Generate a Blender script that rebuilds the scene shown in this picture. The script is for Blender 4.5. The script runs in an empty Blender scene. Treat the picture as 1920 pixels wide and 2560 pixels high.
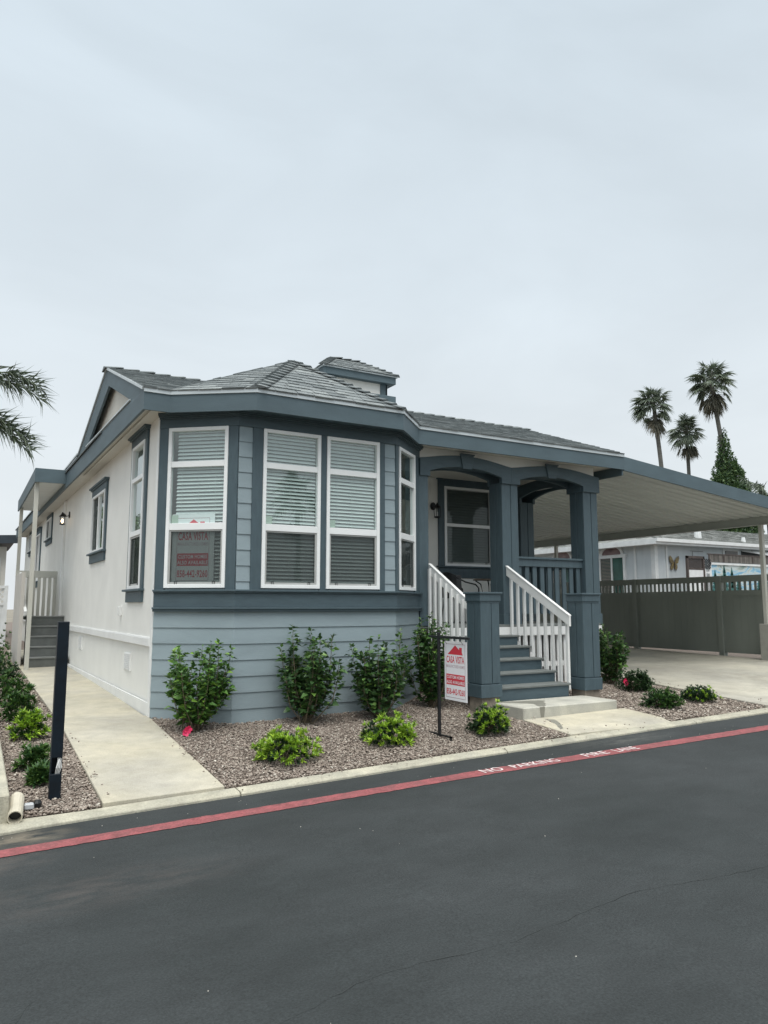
import bpy, bmesh, math, random
import numpy as np
from math import sin, cos, pi, radians, sqrt, atan2
from mathutils import Vector, Matrix
random.seed(7); RNG = np.random.default_rng(7)
SC = bpy.context.scene
COL = SC.collection

# ---------------------------------------------------------------- camera, sky, light, exposure
F_PX, PITCH, HEAD = 1850.0, math.atan(235/1850.0), radians(29.4)
fw = Vector((sin(HEAD)*cos(PITCH), cos(HEAD)*cos(PITCH), sin(PITCH)))
rt = Vector((cos(HEAD), -sin(HEAD), 0)); up = rt.cross(fw)
cd = bpy.data.cameras.new('camera'); cam = bpy.data.objects.new('camera', cd); COL.objects.link(cam)
M = Matrix((rt, up, -fw)).transposed().to_4x4(); M.translation = (0, 0, 1.6)
cam.matrix_world = M
cd.sensor_fit = 'HORIZONTAL'; cd.sensor_width = 36; cd.lens = 36*F_PX/1920
cd.clip_start = 0.05; cd.clip_end = 2000
SC.camera = cam

SUN_EL, SUN_AZ = radians(58), radians(200)      # azimuth clockwise from +Y
w = bpy.data.worlds.new('World'); SC.world = w; w.use_nodes = True
nt = w.node_tree; nt.nodes.clear(); N = nt.nodes.new; L = nt.links.new
out = N('ShaderNodeOutputWorld'); bg = N('ShaderNodeBackground'); L(bg.outputs[0], out.inputs[0])
sky = N('ShaderNodeTexSky'); sky.sky_type = 'NISHITA'; sky.sun_disc = False
sky.sun_elevation = SUN_EL; sky.sun_rotation = SUN_AZ; sky.dust_density = 4; sky.air_density = 1.2
sm = N('ShaderNodeVectorMath'); sm.operation = 'SCALE'; sm.inputs['Scale'].default_value = 0.10
L(sky.outputs[0], sm.inputs[0])
tc = N('ShaderNodeTexCoord'); sep = N('ShaderNodeSeparateXYZ'); L(tc.outputs['Generated'], sep.inputs[0])
cr = N('ShaderNodeValToRGB'); L(sep.outputs[2], cr.inputs[0])
e = cr.color_ramp.elements
e[0].position = 0.0; e[0].color = (0.72, 0.76, 0.785, 1)
e[1].position = 1.0; e[1].color = (3.6, 3.6, 3.5, 1)
x = cr.color_ramp.elements.new(0.16); x.color = (0.70, 0.75, 0.78, 1)
x = cr.color_ramp.elements.new(0.40); x.color = (0.63, 0.70, 0.75, 1)
x = cr.color_ramp.elements.new(0.72); x.color = (0.58, 0.665, 0.73, 1)
mp = N('ShaderNodeMapping'); mp.inputs['Scale'].default_value = (1.0, 1.0, 2.4); L(tc.outputs['Generated'], mp.inputs[0])
nz = N('ShaderNodeTexNoise'); nz.inputs['Scale'].default_value = 2.1; nz.inputs['Detail'].default_value = 5; nz.inputs['Roughness'].default_value = 0.52; nz.inputs['Distortion'].default_value = 0.6
L(mp.outputs[0], nz.inputs['Vector'])
mr = N('ShaderNodeMapRange'); mr.inputs[1].default_value = 0.3; mr.inputs[2].default_value = 0.7; mr.inputs[3].default_value = 0.925; mr.inputs[4].default_value = 1.06
L(nz.outputs[0], mr.inputs[0])
cl = N('ShaderNodeVectorMath'); cl.operation = 'SCALE'; L(cr.outputs[0], cl.inputs[0]); L(mr.outputs[0], cl.inputs['Scale'])
mx = N('ShaderNodeMix'); mx.data_type = 'RGBA'; mx.inputs['Factor'].default_value = 0.93
L(sm.outputs[0], mx.inputs['A']); L(cl.outputs[0], mx.inputs['B']); L(mx.outputs['Result'], bg.inputs[0])
bg.inputs[1].default_value = 0.98
sl = bpy.data.lights.new('sun', 'SUN'); sl.energy = 1.4; sl.angle = radians(35); sl.color = (1, 0.965, 0.91)
so = bpy.data.objects.new('sun', sl); COL.objects.link(so)
sd = Vector((sin(SUN_AZ)*cos(SUN_EL), cos(SUN_AZ)*cos(SUN_EL), sin(SUN_EL)))
so.rotation_euler = sd.to_track_quat('Z', 'Y').to_euler()
SC.view_settings.view_transform = 'Standard'; SC.view_settings.look = 'None'
SC.view_settings.exposure = 0.28; SC.view_settings.gamma = 1.0
SC.cycles.max_bounces = 8; SC.cycles.transparent_max_bounces = 16

# ---------------------------------------------------------------- materials
MATS = {}
def mat(name, col, rough=0.6, col2=None, scale=3.0, bump=0.0, bscale=60.0, stretch=(1, 1, 1), var=0.08,
        island=0.0, metal=0.0, spec=0.5, detail=5.0, bstretch=None, sub=0.0, blot=None):
    if name in MATS: return MATS[name]
    m = bpy.data.materials.new(name); m.use_nodes = True; t = m.node_tree; n = t.nodes; l = t.links
    p = n['Principled BSDF']; p.inputs['Roughness'].default_value = rough; p.inputs['Metallic'].default_value = metal
    p.inputs['Specular IOR Level'].default_value = spec
    if col2 is None:
        col2 = tuple(c*(1-var*2) for c in col); col = tuple(min(1, c*(1+var)) for c in col)
    tcn = n.new('ShaderNodeTexCoord'); mpn = n.new('ShaderNodeMapping'); mpn.inputs['Scale'].default_value = stretch
    l.new(tcn.outputs['Object'], mpn.inputs[0])
    nn = n.new('ShaderNodeTexNoise'); nn.inputs['Scale'].default_value = scale; nn.inputs['Detail'].default_value = detail
    l.new(mpn.outputs[0], nn.inputs['Vector'])
    r = n.new('ShaderNodeValToRGB'); r.color_ramp.elements[0].position = 0.3; r.color_ramp.elements[1].position = 0.7
    r.color_ramp.elements[0].color = (*col2, 1); r.color_ramp.elements[1].color = (*col, 1)
    l.new(nn.outputs[0], r.inputs[0]); c_out = r.outputs[0]
    if island:
        g = n.new('ShaderNodeNewGeometry'); mm = n.new('ShaderNodeMapRange')
        mm.inputs[3].default_value = 1-island; mm.inputs[4].default_value = 1+island
        l.new(g.outputs['Random Per Island'], mm.inputs[0])
        v = n.new('ShaderNodeVectorMath'); v.operation = 'SCALE'; l.new(c_out, v.inputs[0]); l.new(mm.outputs[0], v.inputs['Scale'])
        c_out = v.outputs[0]
    if blot:      # weathering: broad stains and fine speckle
        for sc_, lo, hi, dist in blot:
            q = n.new('ShaderNodeTexNoise'); q.inputs['Scale'].default_value = sc_; q.inputs['Detail'].default_value = 8; q.inputs['Roughness'].default_value = 0.62; q.inputs['Distortion'].default_value = dist
            l.new(tcn.outputs['Object'], q.inputs['Vector']); mm = n.new('ShaderNodeMapRange'); mm.inputs[1].default_value = 0.34; mm.inputs[2].default_value = 0.62
            mm.inputs[3].default_value = lo; mm.inputs[4].default_value = hi; l.new(q.outputs[0], mm.inputs[0])
            v = n.new('ShaderNodeVectorMath'); v.operation = 'SCALE'; l.new(c_out, v.inputs[0]); l.new(mm.outputs[0], v.inputs['Scale']); c_out = v.outputs[0]
    l.new(c_out, p.inputs['Base Color'])
    if bump:
        b = n.new('ShaderNodeBump'); b.inputs['Strength'].default_value = bump; b.inputs['Distance'].default_value = 0.01
        n2 = n.new('ShaderNodeTexNoise'); n2.inputs['Scale'].default_value = bscale; n2.inputs['Detail'].default_value = 4
        mp2 = n.new('ShaderNodeMapping'); mp2.inputs['Scale'].default_value = bstretch or stretch
        l.new(tcn.outputs['Object'], mp2.inputs[0]); l.new(mp2.outputs[0], n2.inputs['Vector'])
        l.new(n2.outputs[0], b.inputs['Height']); l.new(b.outputs[0], p.inputs['Normal'])
    if sub:
        p.inputs['Subsurface Weight'].default_value = 0
        p.inputs['Transmission Weight'].default_value = 0
    MATS[name] = m; return m
def ramp_island(name, cols, rough=0.8, transl=0.0, bump=0.0):
    """every separate piece of the mesh (stone, leaf, shingle tab) takes one of the colours"""
    m = bpy.data.materials.new(name); m.use_nodes = True; t = m.node_tree; n = t.nodes; l = t.links
    p = n['Principled BSDF']; p.inputs['Roughness'].default_value = rough
    g = n.new('ShaderNodeNewGeometry'); r = n.new('ShaderNodeValToRGB'); r.color_ramp.interpolation = 'LINEAR'
    els = r.color_ramp.elements
    for i, (pos, c) in enumerate(cols):
        el = els[i] if i < 2 else els.new(pos)
        el.position = pos; el.color = (*c, 1)
    l.new(g.outputs['Random Per Island'], r.inputs[0]); co = r.outputs[0]
    tcn = n.new('ShaderNodeTexCoord'); nn = n.new('ShaderNodeTexNoise'); nn.inputs['Scale'].default_value = 9; nn.inputs['Detail'].default_value = 6
    l.new(tcn.outputs['Object'], nn.inputs['Vector'])
    mm = n.new('ShaderNodeMapRange'); mm.inputs[1].default_value = 0.3; mm.inputs[2].default_value = 0.7; mm.inputs[3].default_value = 0.82; mm.inputs[4].default_value = 1.15
    l.new(nn.outputs[0], mm.inputs[0])
    v = n.new('ShaderNodeVectorMath'); v.operation = 'SCALE'; l.new(co, v.inputs[0]); l.new(mm.outputs[0], v.inputs['Scale'])
    l.new(v.outputs[0], p.inputs['Base Color'])
    if bump:
        b = n.new('ShaderNodeBump'); b.inputs['Strength'].default_value = bump; b.inputs['Distance'].default_value = 0.01
        n2 = n.new('ShaderNodeTexNoise'); n2.inputs['Scale'].default_value = 180; n2.inputs['Detail'].default_value = 4
        l.new(tcn.outputs['Object'], n2.inputs['Vector']); l.new(n2.outputs[0], b.inputs['Height']); l.new(b.outputs[0], p.inputs['Normal'])
    if transl:
        tr = n.new('ShaderNodeBsdfTranslucent'); l.new(v.outputs[0], tr.inputs[0]); mxs = n.new('ShaderNodeMixShader'); mxs.inputs[0].default_value = transl
        l.new(p.outputs[0], mxs.inputs[1]); l.new(tr.outputs[0], mxs.inputs[2]); l.new(mxs.outputs[0], n['Material Output'].inputs[0])
    MATS[name] = m; return m

WHITE = mat('off_white_paint', (0.78, 0.78, 0.745), 0.65, scale=2.0, var=0.03, bump=0.15, bscale=30, bstretch=(2, 6, 0.5))
SOFF = mat('soffit_paint', (0.60, 0.585, 0.53), 0.7, scale=2, var=0.03)
WTRIM = mat('white_trim_paint', (0.77, 0.78, 0.77), 0.5, scale=4, var=0.03, bump=0.05)
VINYL = mat('white_vinyl', (0.82, 0.84, 0.84), 0.35, scale=4, var=0.02)
BLUE = mat('slate_blue_paint', (0.062, 0.097, 0.115), 0.55, scale=5, stretch=(1, 1, 5), var=0.07, bump=0.3, bscale=14, bstretch=(2, 2, 24))
BLUEV = mat('slate_blue_paint_upright', (0.062, 0.097, 0.115), 0.55, scale=5, stretch=(5, 5, 1), var=0.07, bump=0.3, bscale=14, bstretch=(24, 24, 2))
BLUEF = mat('slate_blue_fascia', (0.080, 0.120, 0.140), 0.6, scale=2, stretch=(1, 1, 3), var=0.07, bump=0.2, bscale=10, bstretch=(2, 2, 20))
SIDING = mat('blue_grey_siding', (0.255, 0.320, 0.348), 0.55, scale=1.6, stretch=(1, 1, 3), var=0.05, bump=0.25, bscale=12, bstretch=(1.5, 1.5, 26))
METALB = mat('dark_blue_metal', (0.11, 0.15, 0.18), 0.4, scale=3, var=0.04)
DRIP = mat('drip_edge_metal', (0.55, 0.60, 0.62), 0.4, scale=4, var=0.04, metal=0.2)
SHIN = ramp_island('grey_shingle', [(0.0, (0.125, 0.145, 0.15)), (1.0, (0.25, 0.275, 0.275)), (0.4, (0.20, 0.223, 0.228)), (0.7, (0.165, 0.188, 0.193))], 0.9, bump=0.7)
SHIN2 = ramp_island('brown_grey_shingle', [(0.0, (0.13, 0.14, 0.13)), (1.0, (0.26, 0.27, 0.26)), (0.5, (0.18, 0.19, 0.18))], 0.9, bump=0.7)
UNDER = mat('roof_underlay', (0.07, 0.08, 0.085), 0.9)
CONC = mat('concrete', (0.50, 0.46, 0.345), 0.85, col2=(0.42, 0.40, 0.34), scale=1.1, bump=0.3, bscale=120, detail=8, blot=((0.8, .80, 1.04, 1.2), (6, .90, 1.04, .4), (90, .88, 1.10, 0)))
CONCG = mat('grey_concrete', (0.36, 0.36, 0.32), 0.9, col2=(0.26, 0.26, 0.235), scale=4, bump=0.3, bscale=60)
CURB = mat('curb_concrete', (0.47, 0.445, 0.35), 0.9, col2=(0.34, 0.33, 0.27), scale=3, bump=0.5, bscale=70, detail=9, blot=((4, .78, 1.05, .8), (60, .84, 1.1, 0)))
DRIVE = mat('driveway_concrete', (0.46, 0.435, 0.355), 0.85, col2=(0.38, 0.365, 0.315), scale=0.9, bump=0.25, bscale=100, detail=9, blot=((0.6, .76, 1.06, 1.0), (4, .88, 1.04, .5), (80, .92, 1.06, 0)))
TREAD = mat('tread_composite', (0.15, 0.165, 0.16), 0.7, scale=8, stretch=(1, 6, 1), var=0.1)
STEPG = mat('side_step_grey', (0.115, 0.125, 0.12), 0.65, scale=8, var=0.08)
BLACK = mat('black_metal', (0.018, 0.02, 0.022), 0.4, scale=8, var=0.1, metal=0.3)
NAVY = mat('black_blue_plastic', (0.004, 0.010, 0.017), 0.5, scale=12, var=0.2, spec=.25)
SCREENF = mat('screen_frame_grey', (0.40, 0.41, 0.40), 0.5)
BLIND = mat('blind_slat', (0.62, 0.655, 0.65), 0.5, var=0.02)
INTER = mat('interior_plaster', (0.55, 0.54, 0.5), 0.9)
PAN = mat('carport_pan', (0.62, 0.65, 0.625), 0.5, scale=1, stretch=(0.4, 4, 1), var=0.05)
BEAMG = mat('beam_grey_beige', (0.36, 0.38, 0.35), 0.55, var=0.05)
POSTG = mat('post_beige', (0.50, 0.50, 0.45), 0.5, var=0.04)
FENCE = mat('olive_grey_vinyl', (0.235, 0.258, 0.228), 0.5, scale=1.2, stretch=(1, 1, 0.4), var=0.08)
NWALL = mat('neighbour_lavender_grey', (0.58, 0.62, 0.64), 0.8, scale=1.5, stretch=(5, 5, 0.6), var=0.04, bump=0.2, bscale=20, bstretch=(6, 6, 0.5))
NWH = mat('neighbour_white', (0.72, 0.74, 0.74), 0.6, scale=5, var=0.05)
DARKR = mat('dark_roof_edge', (0.03, 0.042, 0.055), 0.6)
WOODD = mat('dark_brown_wood', (0.075, 0.06, 0.055), 0.8, scale=10, stretch=(1, 1, 0.3), var=0.15)
SIGNW = mat('sign_white', (0.80, 0.80, 0.83), 0.4, var=0.01)
SIGNR = mat('sign_red', (0.62, 0.035, 0.06), 0.5, var=0.03)
SIGNP = mat('sign_grey_ink', (0.50, 0.36, 0.40), 0.5, var=0.03)
REDP = mat('road_red_paint', (0.30, 0.080, 0.086), 0.85, col2=(0.22, 0.075, 0.078), scale=7, bump=0.2, bscale=90, detail=9, blot=((60, .72, 1.12, 0), (11, .70, 1.05, .8)))
ROADW = mat('road_white_paint', (0.66, 0.60, 0.58), 0.85, col2=(0.60, 0.50, 0.50), scale=25, detail=8)
PVC = mat('pvc_pipe', (0.55, 0.51, 0.41), 0.5, scale=8, var=0.08)
BRICK = mat('footing_block', (0.24, 0.21, 0.17), 0.9, scale=14, var=0.15, bump=0.4)
BARK = mat('palm_bark', (0.12, 0.12, 0.11), 0.95, scale=2, stretch=(1, 1, 9), var=0.2, bump=0.6, bscale=5, bstretch=(1, 1, 10))
STEM = mat('shrub_stem', (0.16, 0.13, 0.085), 0.85, scale=30, var=0.2)
STEMG = mat('green_stem', (0.10, 0.15, 0.05), 0.7, scale=30, var=0.2)
LEAFH = ramp_island('hibiscus_leaf', [(0.0, (0.045, 0.105, 0.03)), (1.0, (0.22, 0.38, 0.06)), (0.55, (0.08, 0.18, 0.042)), (0.8, (0.13, 0.27, 0.055))], 0.38, 0.18)
LEAFHD = ramp_island('hibiscus_leaf_dark', [(0.0, (0.032, 0.075, 0.028)), (1.0, (0.16, 0.29, 0.06)), (0.6, (0.058, 0.13, 0.04)), (0.85, (0.10, 0.20, 0.05))], 0.38, 0.15)
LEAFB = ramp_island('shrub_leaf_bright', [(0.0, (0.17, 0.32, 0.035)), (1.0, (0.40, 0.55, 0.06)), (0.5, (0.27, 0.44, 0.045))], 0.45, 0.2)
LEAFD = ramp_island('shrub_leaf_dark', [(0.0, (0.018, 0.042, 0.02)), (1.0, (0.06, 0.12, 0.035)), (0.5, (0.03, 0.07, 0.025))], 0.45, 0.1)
LEAFM = ramp_island('shrub_leaf_mid', [(0.0, (0.03, 0.08, 0.025)), (1.0, (0.12, 0.22, 0.04)), (0.5, (0.055, 0.13, 0.035))], 0.5, 0.15)
PALML = ramp_island('palm_leaf', [(0.0, (0.095, 0.13, 0.10)), (1.0, (0.20, 0.245, 0.17)), (0.5, (0.14, 0.18, 0.13))], 0.5, 0.15)  # colour lightened to stand in for haze over the far palms
PALMD = ramp_island('palm_dead_leaf', [(0.0, (0.095, 0.10, 0.08)), (1.0, (0.20, 0.18, 0.13)), (0.5, (0.13, 0.13, 0.10))], 0.8, 0.1)
IVYL = ramp_island('ivy_leaf', [(0.0, (0.035, 0.075, 0.035)), (1.0, (0.12, 0.19, 0.06)), (0.5, (0.06, 0.12, 0.045))], 0.5, 0.1)
PINK = mat('pink_petal', (0.80, 0.05, 0.16), 0.6, var=0.1, scale=30)
GRAVEL = ramp_island('gravel_stone', [(0.0, (0.19, 0.155, 0.13)), (1.0, (0.66, 0.62, 0.54)), (0.35, (0.275, 0.227, 0.19)), (0.65, (0.345, 0.29, 0.245)), (0.90, (0.42, 0.365, 0.31))], 0.85, bump=0.3)
DIRT = mat('gravel_underlay', (0.19, 0.155, 0.13), 0.95, col2=(0.12, 0.098, 0.082), scale=60, bump=1.0, bscale=60)

def glass_mat(name, tint, refl):
    m = bpy.data.materials.new(name); m.use_nodes = True; t = m.node_tree; n = t.nodes; l = t.links
    n.remove(n['Principled BSDF'])
    a = n.new('ShaderNodeBsdfTransparent'); a.inputs[0].default_value = (*tint, 1)
    g = n.new('ShaderNodeBsdfGlossy'); g.inputs[0].default_value = (0.95, 1, 1, 1); g.inputs['Roughness'].default_value = 0.005
    lw = n.new('ShaderNodeLayerWeight'); pw = n.new('ShaderNodeMath'); pw.operation = 'POWER'; pw.inputs[1].default_value = 4.5; l.new(lw.outputs['Facing'], pw.inputs[0])
    lw.inputs['Blend'].default_value = 0.5
    f = n.new('ShaderNodeMapRange'); f.inputs[3].default_value = refl; f.inputs[4].default_value = 1.0; l.new(pw.outputs[0], f.inputs[0])
    tcn = n.new('ShaderNodeTexCoord'); nn = n.new('ShaderNodeTexNoise'); nn.inputs['Scale'].default_value = 1.3
    l.new(tcn.outputs['Object'], nn.inputs['Vector'])
    b = n.new('ShaderNodeBump'); b.inputs['Strength'].default_value = 0.12; b.inputs['Distance'].default_value = 0.02
    l.new(nn.outputs[0], b.inputs['Height']); l.new(b.outputs[0], g.inputs['Normal'])
    mxs = n.new('ShaderNodeMixShader'); l.new(f.outputs[0], mxs.inputs[0]); l.new(a.outputs[0], mxs.inputs[1]); l.new(g.outputs[0], mxs.inputs[2])
    l.new(mxs.outputs[0], n['Material Output'].inputs[0]); MATS[name] = m; return m
GLASS = glass_mat('window_glass', (0.88, 0.96, 0.94), 0.13)
def screen_mat():
    m = bpy.data.materials.new('insect_screen_mesh'); m.use_nodes = True; t = m.node_tree; n = t.nodes; l = t.links
    n.remove(n['Principled BSDF'])
    a = n.new('ShaderNodeBsdfTransparent'); d = n.new('ShaderNodeBsdfDiffuse'); d.inputs[0].default_value = (0.035, 0.04, 0.04, 1)
    mxs = n.new('ShaderNodeMixShader'); mxs.inputs[0].default_value = 0.54
    l.new(a.outputs[0], mxs.inputs[1]); l.new(d.outputs[0], mxs.inputs[2]); l.new(mxs.outputs[0], n['Material Output'].inputs[0]); return m
SCREEN = screen_mat()

def asphalt_mat():
    m = bpy.data.materials.new('asphalt'); m.use_nodes = True; t = m.node_tree; n = t.nodes; l = t.links
    p = n['Principled BSDF']; p.inputs['Roughness'].default_value = 0.78; p.inputs['Specular IOR Level'].default_value = 0.38
    tcn = n.new('ShaderNodeTexCoord')
    def noise(s, d=6, st=(1, 1, 1), rough=0.55):
        mpn = n.new('ShaderNodeMapping'); mpn.inputs['Scale'].default_value = st; l.new(tcn.outputs['Object'], mpn.inputs[0])
        nn = n.new('ShaderNodeTexNoise'); nn.inputs['Scale'].default_value = s; nn.inputs['Detail'].default_value = d; nn.inputs['Roughness'].default_value = rough
        l.new(mpn.outputs[0], nn.inputs['Vector']); return nn
    a = noise(0.55, 7, (1, 1.6, 1), 0.6); r = n.new('ShaderNodeValToRGB')
    r.color_ramp.elements[0].position = 0.32; r.color_ramp.elements[0].color = (0.0165, 0.021, 0.0215, 1)
    r.color_ramp.elements[1].position = 0.68; r.color_ramp.elements[1].color = (0.029, 0.034, 0.0355, 1)
    l.new(a.outputs[0], r.inputs[0])
    # squeegee streaks that run along the road
    s = noise(2.2, 9, (0.75, 1.3, 1), 0.7); sr = n.new('ShaderNodeMapRange'); sr.inputs[1].default_value = 0.35; sr.inputs[2].default_value = 0.65; sr.inputs[3].default_value = 0.84; sr.inputs[4].default_value = 1.14
    l.new(s.outputs[0], sr.inputs[0])
    f = noise(90, 4); fr = n.new('ShaderNodeMapRange'); fr.inputs[1].default_value = 0.3; fr.inputs[2].default_value = 0.7; fr.inputs[3].default_value = 0.66; fr.inputs[4].default_value = 1.38
    l.new(f.outputs[0], fr.inputs[0])
    mu = n.new('ShaderNodeMath'); mu.operation = 'MULTIPLY'; l.new(sr.outputs[0], mu.inputs[0]); l.new(fr.outputs[0], mu.inputs[1])
    v = n.new('ShaderNodeVectorMath'); v.operation = 'SCALE'; l.new(r.outputs[0], v.inputs[0]); l.new(mu.outputs[0], v.inputs['Scale'])
    # pale scuffs
    k = noise(9, 8, (1, 1, 1), 0.7); kr = n.new('ShaderNodeMapRange'); kr.inputs[1].default_value = 0.70; kr.inputs[2].default_value = 0.80; kr.inputs[4].default_value = 0.35
    l.new(k.outputs[0], kr.inputs[0])
    mxx = n.new('ShaderNodeMix'); mxx.data_type = 'RGBA'; mxx.inputs['B'].default_value = (0.20, 0.20, 0.18, 1)
    l.new(kr.outputs[0], mxx.inputs['Factor']); l.new(v.outputs[0], mxx.inputs['A'])
    # silt washed out of the drain pipe, and two dusty patches
    prev = mxx.outputs['Result']
    for (px_, py_, rad, stx, colr, amt) in ((0.45, 6.02, .42, 1.0, (.27, .23, .17), .75), (0.2, 5.5, .5, 1, (.16, .13, .11), .35), (.7, 4.75, .7, .6, (.12, .10, .09), .30), (6.6, 6.25, .5, .5, (.20, .20, .18), .35)):
        sb = n.new('ShaderNodeVectorMath'); sb.operation = 'SUBTRACT'; sb.inputs[1].default_value = (px_, py_, 0); l.new(tcn.outputs['Object'], sb.inputs[0])
        sc2 = n.new('ShaderNodeVectorMath'); sc2.operation = 'MULTIPLY'; sc2.inputs[1].default_value = (stx, 1.8, 0); l.new(sb.outputs[0], sc2.inputs[0])
        ln_ = n.new('ShaderNodeVectorMath'); ln_.operation = 'LENGTH'; l.new(sc2.outputs[0], ln_.inputs[0])
        m1 = n.new('ShaderNodeMapRange'); m1.inputs[1].default_value = 0; m1.inputs[2].default_value = rad; m1.inputs[3].default_value = 1.0; m1.inputs[4].default_value = 0.0; l.new(ln_.outputs['Value'], m1.inputs[0])
        nq = noise(6, 8, (.6, 1.5, 1), .7); m2 = n.new('ShaderNodeMapRange'); m2.inputs[1].default_value = .38; m2.inputs[2].default_value = .62; l.new(nq.outputs[0], m2.inputs[0])
        ml = n.new('ShaderNodeMath'); ml.operation = 'MULTIPLY'; l.new(m1.outputs[0], ml.inputs[0]); l.new(m2.outputs[0], ml.inputs[1])
        ma = n.new('ShaderNodeMath'); ma.operation = 'MULTIPLY'; ma.inputs[1].default_value = amt; l.new(ml.outputs[0], ma.inputs[0])
        mz = n.new('ShaderNodeMix'); mz.data_type = 'RGBA'; mz.inputs['B'].default_value = (*colr, 1); l.new(ma.outputs[0], mz.inputs['Factor']); l.new(prev, mz.inputs['A']); prev = mz.outputs['Result']
    l.new(prev, p.inputs['Base Color'])
    b = n.new('ShaderNodeBump'); b.inputs['Strength'].default_value = 0.45; b.inputs['Distance'].default_value = 0.006
    g = noise(110, 5); l.new(g.outputs[0], b.inputs['Height']); l.new(b.outputs[0], p.inputs['Normal'])
    MATS['asphalt'] = m; return m
ASPH = asphalt_mat()

# ---------------------------------------------------------------- mesh helpers
class MB:
    def __init__(s, T=None): s.v = []; s.f = []; s.T = T or Matrix.Identity(4)
    def add(s, vs, fs):
        o = len(s.v); s.v += [s.T @ Vector(q) for q in vs]; s.f += [tuple(o+i for i in f) for f in fs]; return s
    def box(s, x0, x1, y0, y1, z0, z1):
        x0, x1 = min(x0, x1), max(x0, x1); y0, y1 = min(y0, y1), max(y0, y1); z0, z1 = min(z0, z1), max(z0, z1)
        return s.add([(x0,y0,z0),(x1,y0,z0),(x1,y1,z0),(x0,y1,z0),(x0,y0,z1),(x1,y0,z1),(x1,y1,z1),(x0,y1,z1)],
                     [(0,3,2,1),(4,5,6,7),(0,1,5,4),(1,2,6,5),(2,3,7,6),(3,0,4,7)])
    def prism(s, poly, d):      # poly: 3d points, d: extrusion vector
        n = len(poly); P = [Vector(p) for p in poly]; d = Vector(d)
        return s.add([tuple(p) for p in P]+[tuple(p+d) for p in P], [tuple(range(n)), tuple(range(2*n-1, n-1, -1))]+[(i, (i+1) % n, n+(i+1) % n, n+i) for i in range(n)])
    def beam(s, a, b, w, h, upv=(0, 0, 1)):   # rectangular bar from a to b
        a = Vector(a); b = Vector(b); d = (b-a).normalized(); u = Vector(upv)
        sd = d.cross(u)
        if sd.length < 1e-4: sd = d.cross(Vector((0, 1, 0)))
        sd.normalize(); u = sd.cross(d)
        c = [(-1,-1),(1,-1),(1,1),(-1,1)]
        return s.add([a+sd*i*w/2+u*j*h/2 for i, j in c]+[b+sd*i*w/2+u*j*h/2 for i, j in c],
                     [(0,3,2,1),(4,5,6,7),(0,1,5,4),(1,2,6,5),(2,3,7,6),(3,0,4,7)])
    def tube(s, pts, r, n=8, cap=True):
        P = [Vector(p) for p in pts]; R = r if isinstance(r, (list, tuple)) else [r]*len(P); vs = []; fs = []
        for i, p in enumerate(P):
            d = (P[min(i+1, len(P)-1)]-P[max(i-1, 0)]).normalized()
            a = d.cross(Vector((0, 0, 1)));
            if a.length < 1e-3: a = d.cross(Vector((0, 1, 0)))
            a.normalize(); b = d.cross(a)
            vs += [p+(a*cos(2*pi*k/n)+b*sin(2*pi*k/n))*R[i] for k in range(n)]
        for i in range(len(P)-1):
            for k in range(n): fs.append((i*n+k, i*n+(k+1) % n, (i+1)*n+(k+1) % n, (i+1)*n+k))
        if cap: fs += [tuple(range(n-1, -1, -1)), tuple((len(P)-1)*n+k for k in range(n))]
        return s.add(vs, fs)
    def build(s, name, m, parent=None, shear=False, bevel=0.0, smooth=False):
        o0 = Vector(parent.matrix_world.translation) if parent else Vector((0, 0, 0))
        if parent: o0 = org(parent)
        V = [Vector(v) for v in s.v]
        if shear: V = [Vector((v.x-0.014*max(0.0, v.y-9.46), v.y, v.z)) for v in V]
        me = bpy.data.meshes.new(name); me.from_pydata([tuple(v-o0) for v in V], [], s.f)
        bm = bmesh.new(); bm.from_mesh(me); bmesh.ops.recalc_face_normals(bm, faces=bm.faces); bm.to_mesh(me); bm.free()
        me.materials.append(m)
        if smooth: me.polygons.foreach_set('use_smooth', [True]*len(me.polygons))
        o = bpy.data.objects.new(name, me); COL.objects.link(o)
        if parent: o.parent = parent
        if bevel:
            b = o.modifiers.new('bevel', 'BEVEL'); b.width = bevel; b.segments = 1; b.limit_method = 'ANGLE'
        return o
def org(o):
    v = Vector(o.location)
    while o.parent: o = o.parent; v += Vector(o.location)
    return v
def npmesh(name, V, Fc, m, parent=None, smooth=False):
    V = np.asarray(V, dtype=np.float32)
    if parent: V = V-np.array(org(parent), dtype=np.float32)
    Fc = np.asarray(Fc, dtype=np.int32); k = Fc.shape[1]
    me = bpy.data.meshes.new(name); me.vertices.add(len(V)); me.vertices.foreach_set('co', V.ravel())
    me.loops.add(Fc.size); me.loops.foreach_set('vertex_index', Fc.ravel())
    me.polygons.add(len(Fc)); me.polygons.foreach_set('loop_start', np.arange(0, Fc.size, k, dtype=np.int32))
    if smooth: me.polygons.foreach_set('use_smooth', np.ones(len(Fc), dtype=bool))
    me.update(calc_edges=True); me.materials.append(m)
    o = bpy.data.objects.new(name, me); COL.objects.link(o)
    if parent: o.parent = parent
    return o
def thing(name, loc, label, cat, group=None):
    o = bpy.data.objects.new(name, None); COL.objects.link(o); o.location = loc; o.empty_display_size = 0.2
    return tag(o, label, cat, group)
def tag(o, label, cat, group=None):
    o['label'] = label; o['category'] = cat
    if group: o['group'] = group
    return o
def struct(o, label=None):
    o['kind'] = 'structure'
    return o
def copy_tree(o, loc, label):
    c = o.copy(); COL.objects.link(c); c.location = loc; c['label'] = label
    def rec(a, b):
        for ch in list(a.children):
            d = ch.copy(); COL.objects.link(d); d.parent = b; rec(ch, d)
    rec(o, c); return c
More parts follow.
